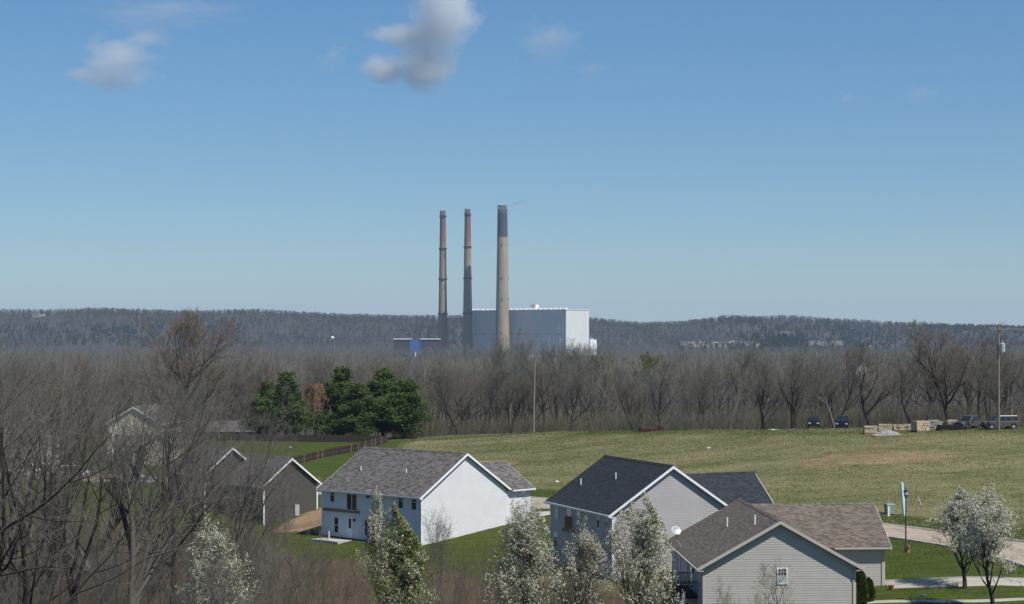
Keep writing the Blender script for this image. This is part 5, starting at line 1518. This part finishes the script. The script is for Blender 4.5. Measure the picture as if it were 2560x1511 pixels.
# saplings
SAP = [bare_tree(950 + i, 6, n1=8, n2=5, n3=4, n4=2, tw=.006, r0=.045, fork=.25, spread=.5, up1=.3, multi=1 + i % 2)[:2] for i in range(3)]
SM = []
for tr, cr in SAP:
    a = mesh_np("trunk", tr[0], tr[1], tint=np.ones((len(tr[0]), 3)), smooth=True); a.materials.append(M['bark'])
    c_ = mesh_np("crown", cr[0], cr[1], tint=np.ones((len(cr[0]), 3))); c_.materials.append(M['twig_near']); SM.append((a, c_))
for i, (px, d, yt, lab) in enumerate(((745, 160, 1180, "thin bare sapling rising before the gap between taupe and white houses"), (690, 168, 1280, "low bare sapling in front of the taupe house corner"), (820, 148, 1330, "dark bare sapling left of the greenest blossom tree"),
        (1055, 158, 1290, "wispy bare sapling at the lit corner of the white house"), (1095, 150, 1330, "bare sapling before the white gable wall"), (1210, 150, 1375, "low bare sapling left of the white blossom tree"),
        (1405, 150, 1345, "bare sapling between two blossoming trees"), (640, 140, 1350, "bare sapling right of the low white blossom tree"), (1150, 146, 1420, "lowest bare sapling in the pinkish brush"), (1030, 140, 1400, "leaning bare sapling right of the greenest blossom tree"), (770, 140, 1395, "bare brown sapling in the brush at bottom left of centre"))):
    x = xat(px, d); z = g1(x, d); h = ZC + (HY - yt) * d / FPX - z; s = h / 5.7
    t = empty("bare_sapling", (x, d, z), i * 1.3, lab, "tree", "thin bare saplings in the brush"); t.scale = (s * .8, s * .8, s)
    for nm, m_ in zip(("trunk", "crown"), SM[i % 3]):
        o = bpy.data.objects.new(nm, m_); COL.objects.link(o); o.parent = t

_G = np.random.default_rng(3).random((257, 257))
def vnoise(x, y, s, oc=3):
    o = np.zeros(x.shape); w_ = 0
    for k in range(oc):
        u, v = x / s * 2 ** k + 37.3 * k + 500, y / s * 2 ** k + 11.7 * k + 500
        i, j = np.floor(u).astype(int), np.floor(v).astype(int); fu, fv = u - i, v - j; fu = fu * fu * (3 - 2 * fu); fv = fv * fv * (3 - 2 * fv)
        g = lambda a, b: _G[(i + a) % 257, (j + b) % 257]
        o += ((g(0, 0) * (1 - fu) + g(1, 0) * fu) * (1 - fv) + (g(0, 1) * (1 - fu) + g(1, 1) * fu) * fv) * .6 ** k; w_ += .6 ** k
    return o / w_
rs2 = np.random.default_rng(21)
for i in range(46):
    px, d = rs2.uniform(-30, 680), rs2.uniform(108, 178); x = xat(px, d); z = g1(x, d); s = rs2.uniform(4.5, 9.5) / 5.7
    t = empty("bare_sapling", (x, d, z), rs2.uniform(0, 6), "thin bare sapling in the tangled thicket at lower left", "tree", "thin bare saplings of the lower left thicket"); t.scale = (s * .9, s * .9, s)
    for nm, m_ in zip(("trunk", "crown"), SM[i % 3]):
        o = bpy.data.objects.new(nm, m_); COL.objects.link(o); o.parent = t
# --- brush: one mass of thin stems
rb = np.random.default_rng(77)
def brush(n, pxr, dr, hr, cols, tw=.008, shoots=4):
    px = rb.uniform(*pxr, n); d_ = rb.uniform(*dr, n); x = xat(px, d_)
    z = ground(x, d_); zn = zones(x, d_)
    ok = (zn[:, 2] > .5)
    x, d_, z = x[ok], d_[ok], z[ok]; n = len(x)
    clump = .5 + .5 * np.sin(x * .55 + 1) * np.sin(d_ * .31) + rb.normal(0, .25, n)
    h = rb.uniform(*hr, n) * (.65 + .5 * np.clip(clump, 0, 1))
    P = grow(rb, np.stack([x, d_, z - .1], -1), np.concatenate([rb.normal(0, .35, (n, 2)), np.ones((n, 1))], 1), h, 4, .05, .14)
    Rr = tw * np.array([1.5, 1.2, 1.0, .7, .4])[None, :] * np.ones((n, 1))
    ci = np.clip(((vnoise(x, d_, 9.0) - .5) * 2.2 + .5 + rb.normal(0, .14, n)) * len(cols), 0, len(cols) - 1).astype(int)
    c_ = np.array(cols)[ci] * rb.uniform(.7, 1.3, (n, 1))
    V1, Q1 = tubes(P, Rr, 3)
    p, dd, r, L = children(rb, P, Rr, shoots, .2, .95, .6, .5, h)
    P2 = grow(rb, p, dd, L, 2, .15, .15); R2 = tw * np.array([.9, .7, .35])[None, :] * np.ones((len(p), 1))
    V2, Q2 = tubes(P2, R2, 3)
    return merge([(V1, Q1, np.repeat(c_, 15, 0)), (V2, Q2, np.repeat(np.repeat(c_, shoots, 0), 9, 0))])
cols = [(.15, .13, .085), (.19, .15, .10), (.20, .145, .115), (.17, .125, .115), (.14, .12, .105), (.16, .15, .075), (.25, .20, .14)]
parts = [brush(15000, (-80, 700), (104, 215), (1.6, 5.2), cols, .007, 5), brush(11000, (600, 1760), (118, 178), (1.0, 3.4), cols)]
V_, Q_, C_ = merge(parts)
tag(link("brush", mesh_np("brush", V_, Q_, tint=C_), M['plants']), "tangled brown brush along the bottom and lower left", "brush", kind="stuff")
# undergrowth at the foot of the wood
def under(n):
    px = rb.uniform(980, 2650, n); yc_, hc_ = crest(xat(px, 310)); d_ = yc_ + np.where(px > 1850, 22, 5) + rb.uniform(0, 38, n); x = xat(px, d_); z = ground(x, d_)
    h = rb.uniform(1.2, 4.5, n)
    P = grow(rb, np.stack([x, d_, z - .1], -1), np.concatenate([rb.normal(0, .35, (n, 2)), np.ones((n, 1))], 1), h, 3, .05, .15)
    Rr = .014 * np.array([1.5, 1.2, .9, .4])[None, :] * np.ones((n, 1))
    c_ = np.array([(.15, .135, .112), (.13, .115, .098), (.17, .15, .115), (.145, .15, .08)])[rb.integers(0, 4, n)] * rb.uniform(.7, 1.2, (n, 1))
    V1, Q1 = tubes(P, Rr, 3)
    p, dd, r, L = children(rb, P, Rr, 5, .15, .95, .6, .5, h); P2 = grow(rb, p, dd, L, 2, .15, .15); R2 = .012 * np.array([1, .8, .4])[None, :] * np.ones((len(p), 1)); V2, Q2 = tubes(P2, R2, 3)
    return merge([(V1, Q1, np.repeat(c_, 12, 0)), (V2, Q2, np.repeat(np.repeat(c_, 5, 0), 9, 0))])
V_, Q_, C_ = under(9000)
tag(link("undergrowth", mesh_np("undergrowth", V_, Q_, tint=C_), M['plants']), "grey undergrowth at the foot of the wood beyond the field", "undergrowth", kind="stuff")

# --- grass
def grass(n, xr, yr, sel, hr, cols, name, label, w=.03):
    x = rb.uniform(*xr, n); y = rb.uniform(*yr, n)
    vis = np.abs(x) < y * 1280 / FPX * 1.06
    x, y = x[vis], y[vis]
    ok = sel(x, y); x, y = x[ok], y[ok]; n = len(x); z = ground(x, y)
    pn = ((vnoise(x * .55, y, 9.0, 4) - .5) * 2.3 + rb.normal(0, .2, n)) * 5
    if name == 'lawn_grass': pn = pn + 2.0 * (x < 13) * (y < 215) - .9 * (x > 20)
    ci = np.clip((pn / 5 + .5) * len(cols), 0, len(cols) - 1).astype(int)
    c_ = np.array(cols)[ci] * rb.uniform(.85, 1.15, (n, 1))
    h = rb.uniform(*hr, n)
    a = rb.uniform(0, 6.28, n); dx, dy = np.cos(a) * w, np.sin(a) * w
    lx, ly = rb.normal(0, .9, n) * h, rb.normal(0, .9, n) * h
    V = np.stack([np.stack([x - dx, y - dy, z - .02], -1), np.stack([x + dx, y + dy, z - .02], -1), np.stack([x + lx + dx * .2, y + ly + dy * .2, z + h], -1), np.stack([x + lx - dx * .2, y + ly - dy * .2, z + h * .98], -1)], 1).reshape(-1, 3)
    tag(link(name, mesh_np(name, V, np.arange(len(V)).reshape(-1, 4), tint=np.repeat(c_, 4, 0)), M['plants']), label, "grass", kind="stuff")
def sel_field(x, y):
    d_, s_ = road_dist(x, y); yc_, _ = crest(x)
    return (s_ > 0) & (d_ > 5.2) & (y < yc_ + 6) & (zones(x, y)[:, 1] < .3 + rb.random(len(x)) * .6) & ~((x < -20) & (y > 262))
grass(330000, (-40, 80), (170, 368), sel_field, (.05, .14), [(.068, .10, .026), (.092, .125, .034), (.13, .148, .052), (.20, .195, .10), (.28, .24, .14)], "field_grass", "rough grass and dry stalks of the sloping field", .045)
def sel_lawn(x, y):
    d_, s_ = road_dist(x, y); zn = zones(x, y)
    q = np.stack([x, y], -1)
    ins = np.zeros(len(x), bool)
    for H_ in (h0, h1, h2, h3):
        r = q - H_.c; u_ = r @ H_.V; v__ = r @ H_.U
        ins |= (u_ > -.1) & (u_ < H_.W + 4.8) & (v__ > -.1) & (v__ < H_.L)
    drv = (x > 27) & (x < 43) & (y > 150) & (y < 156)
    path_ = (x > 23) & (np.abs(y - 144.75) < .8)
    return (s_ < 0) & (d_ > 5.2) & (zn[:, 0] > .5) & (zn[:, 2] < .5) & (zn[:, 1] < .4) & ~ins & ~drv & ~path_
grass(120000, (-45, 60), (125, 262), sel_lawn, (.05, .13), [(.036, .055, .008), (.052, .076, .011), (.074, .094, .015), (.112, .115, .024), (.135, .12, .034)], "lawn_grass", "short green lawn grass round the houses", .025)

# ------------------------------------------------------------------ clouds, smoke, haze
def vol_mat(name, dens, lobes, scale, amp, thr, soft_, col=(1, 1, 1), aniso=.3, detail=6, stretch=(1, 1, 1)):
    """cloud density: the highest of several soft lobes, eaten away by noise"""
    m = bpy.data.materials.new(name); m.use_nodes = True; nt = m.node_tree
    nt.nodes.remove(nt.nodes["Principled BSDF"])
    pv = N(nt, "ShaderNodeVolumePrincipled"); pv.inputs["Color"].default_value = (*col, 1); pv.inputs["Anisotropy"].default_value = aniso
    tc = N(nt, "ShaderNodeTexCoord"); best = None
    for (cx, cz, rx, rz) in lobes:
        mp = N(nt, "ShaderNodeMapping"); mp.inputs["Scale"].default_value = (1 / rx, 1 / max(.45, rz * 1.1), 1 / rz); mp.inputs["Location"].default_value = (-cx / rx, 0, -cz / rz)
        nt.links.new(tc.outputs["Object"], mp.inputs["Vector"])
        ln = N(nt, "ShaderNodeVectorMath", operation='LENGTH'); nt.links.new(mp.outputs[0], ln.inputs[0])
        v = math_(nt, 'SUBTRACT', 1.0, ln.outputs["Value"])
        if best is None: best = v
        else:
            mx = N(nt, "ShaderNodeMath", operation='SMOOTH_MAX'); mx.inputs[2].default_value = .25
            nt.links.new(best, mx.inputs[0]); nt.links.new(v, mx.inputs[1]); best = mx.outputs[0]
    n_ = noise(nt, mapping(nt, tc.outputs["Object"], stretch), scale, detail, .62)
    f = math_(nt, 'ADD', best, math_(nt, 'MULTIPLY', math_(nt, 'SUBTRACT', n_, .5), amp))
    f = math_(nt, 'DIVIDE', math_(nt, 'SUBTRACT', f, thr), soft_)
    cl = N(nt, "ShaderNodeClamp"); nt.links.new(f, cl.inputs[0])
    nt.links.new(math_(nt, 'MULTIPLY', cl.outputs[0], dens), pv.inputs["Density"])
    nt.links.new(pv.outputs[0], nt.nodes["Material Output"].inputs["Volume"])
    m.cycles.volume_step_rate = 0.35
    return m
def icos(sub=3):
    import bmesh
    bm = bmesh.new(); bmesh.ops.create_icosphere(bm, subdivisions=sub, radius=1.25); me = bpy.data.meshes.new("cloud"); bm.to_mesh(me); bm.free(); return me
CM = icos()
def cloud(px, py, d, wpx, hpx, mat, label, rot=0, dep=None):
    o = bpy.data.objects.new("cloud", CM.copy()); o.data.materials.append(mat); COL.objects.link(o)
    p = at(px, py, d); o.location = p; k = d / FPX / 2
    o.scale = (wpx * k, (dep or min(wpx, hpx)) * k, hpx * k); o.rotation_euler = (0, rot, 0)
    tag(o, label, "cloud", "clouds in the upper sky")
DC = 8200.0
grey = (.90, .95, 1.0)
c1 = vol_mat("cloud left", .015, [(-.05, .1, .62, .62), (-.1, -.28, .75, .36), (.45, .55, .42, .28), (-.55, -.25, .34, .22)], 2.4, 1.9, .1, .9, grey)
c2 = vol_mat("cloud middle", .021, [(.13, .4, .5, .7), (0, 0, .52, .5), (-.1, -.45, .5, .4), (-.42, -.06, .5, .2), (-.6, -.5, .42, .22)], 2.6, 1.9, .12, .95, grey)
c3 = vol_mat("cloud wisp", .0055, [(0, 0, 1.0, .9)], 2.4, 2.6, .25, .9, grey)
cloud(298, 158, DC, 330, 230, c1, "soft grey white cloud at upper left")
cloud(1085, 75, DC, 380, 380, c2, "tall bright cloud cut by the top edge of the picture")
cloud(830, 145, DC, 130, 80, c3, "small thin wisp between the two large clouds", R(-35))
cloud(400, 30, DC, 520, 130, c3, "long faint grey wisp above the left cloud")
cloud(1370, 100, DC, 220, 150, c3, "faint wisp to the right of the tall cloud")
cloud(1480, 172, DC, 120, 60, c3, "tiny wisp low right of the tall cloud")
cloud(2300, 235, DC, 120, 70, c3, "small faint wisp high on the right")
cloud(2116, 246, DC, 70, 55, c3, "small wisp left of another in the right sky")
cloud(1490, 480, DC, 70, 55, c3, "tiny slanted wisp right of the thick chimney", R(-35))
cloud(2072, 645, DC, 60, 50, c3, "tiny wisp low in the right sky", R(-35))
sm = vol_mat("chimney smoke", .07, [(-.2, 0, .8, .6), (-.75, -.1, .3, .35)], 2.2, 1.6, .1, .7, (.32, .33, .36), .2, stretch=(1, 1, 1.6))
o = bpy.data.objects.new("smoke", CM.copy()); o.data.materials.append(sm); COL.objects.link(o)
o.location = (x3 + 27, d3, zt3 + 10); o.scale = (25, 6, 6); o.rotation_euler = (0, R(-14), 0); tag(o, "thin dark smoke drifting right from the thick chimney", "smoke")

hz = bpy.data.materials.new("haze"); hz.use_nodes = True; nt = hz.node_tree; nt.nodes.remove(nt.nodes["Principled BSDF"])
pv = N(nt, "ShaderNodeVolumePrincipled"); pv.inputs["Color"].default_value = (.60, .78, 1.0, 1); pv.inputs["Density"].default_value = 0.000055; pv.inputs["Anisotropy"].default_value = .1
nt.links.new(pv.outputs[0], nt.nodes["Material Output"].inputs["Volume"])
o = MB().box(-10000, 10000, -900, 17000, -40, 290).build("haze", hz); tag(o, kind="stuff")
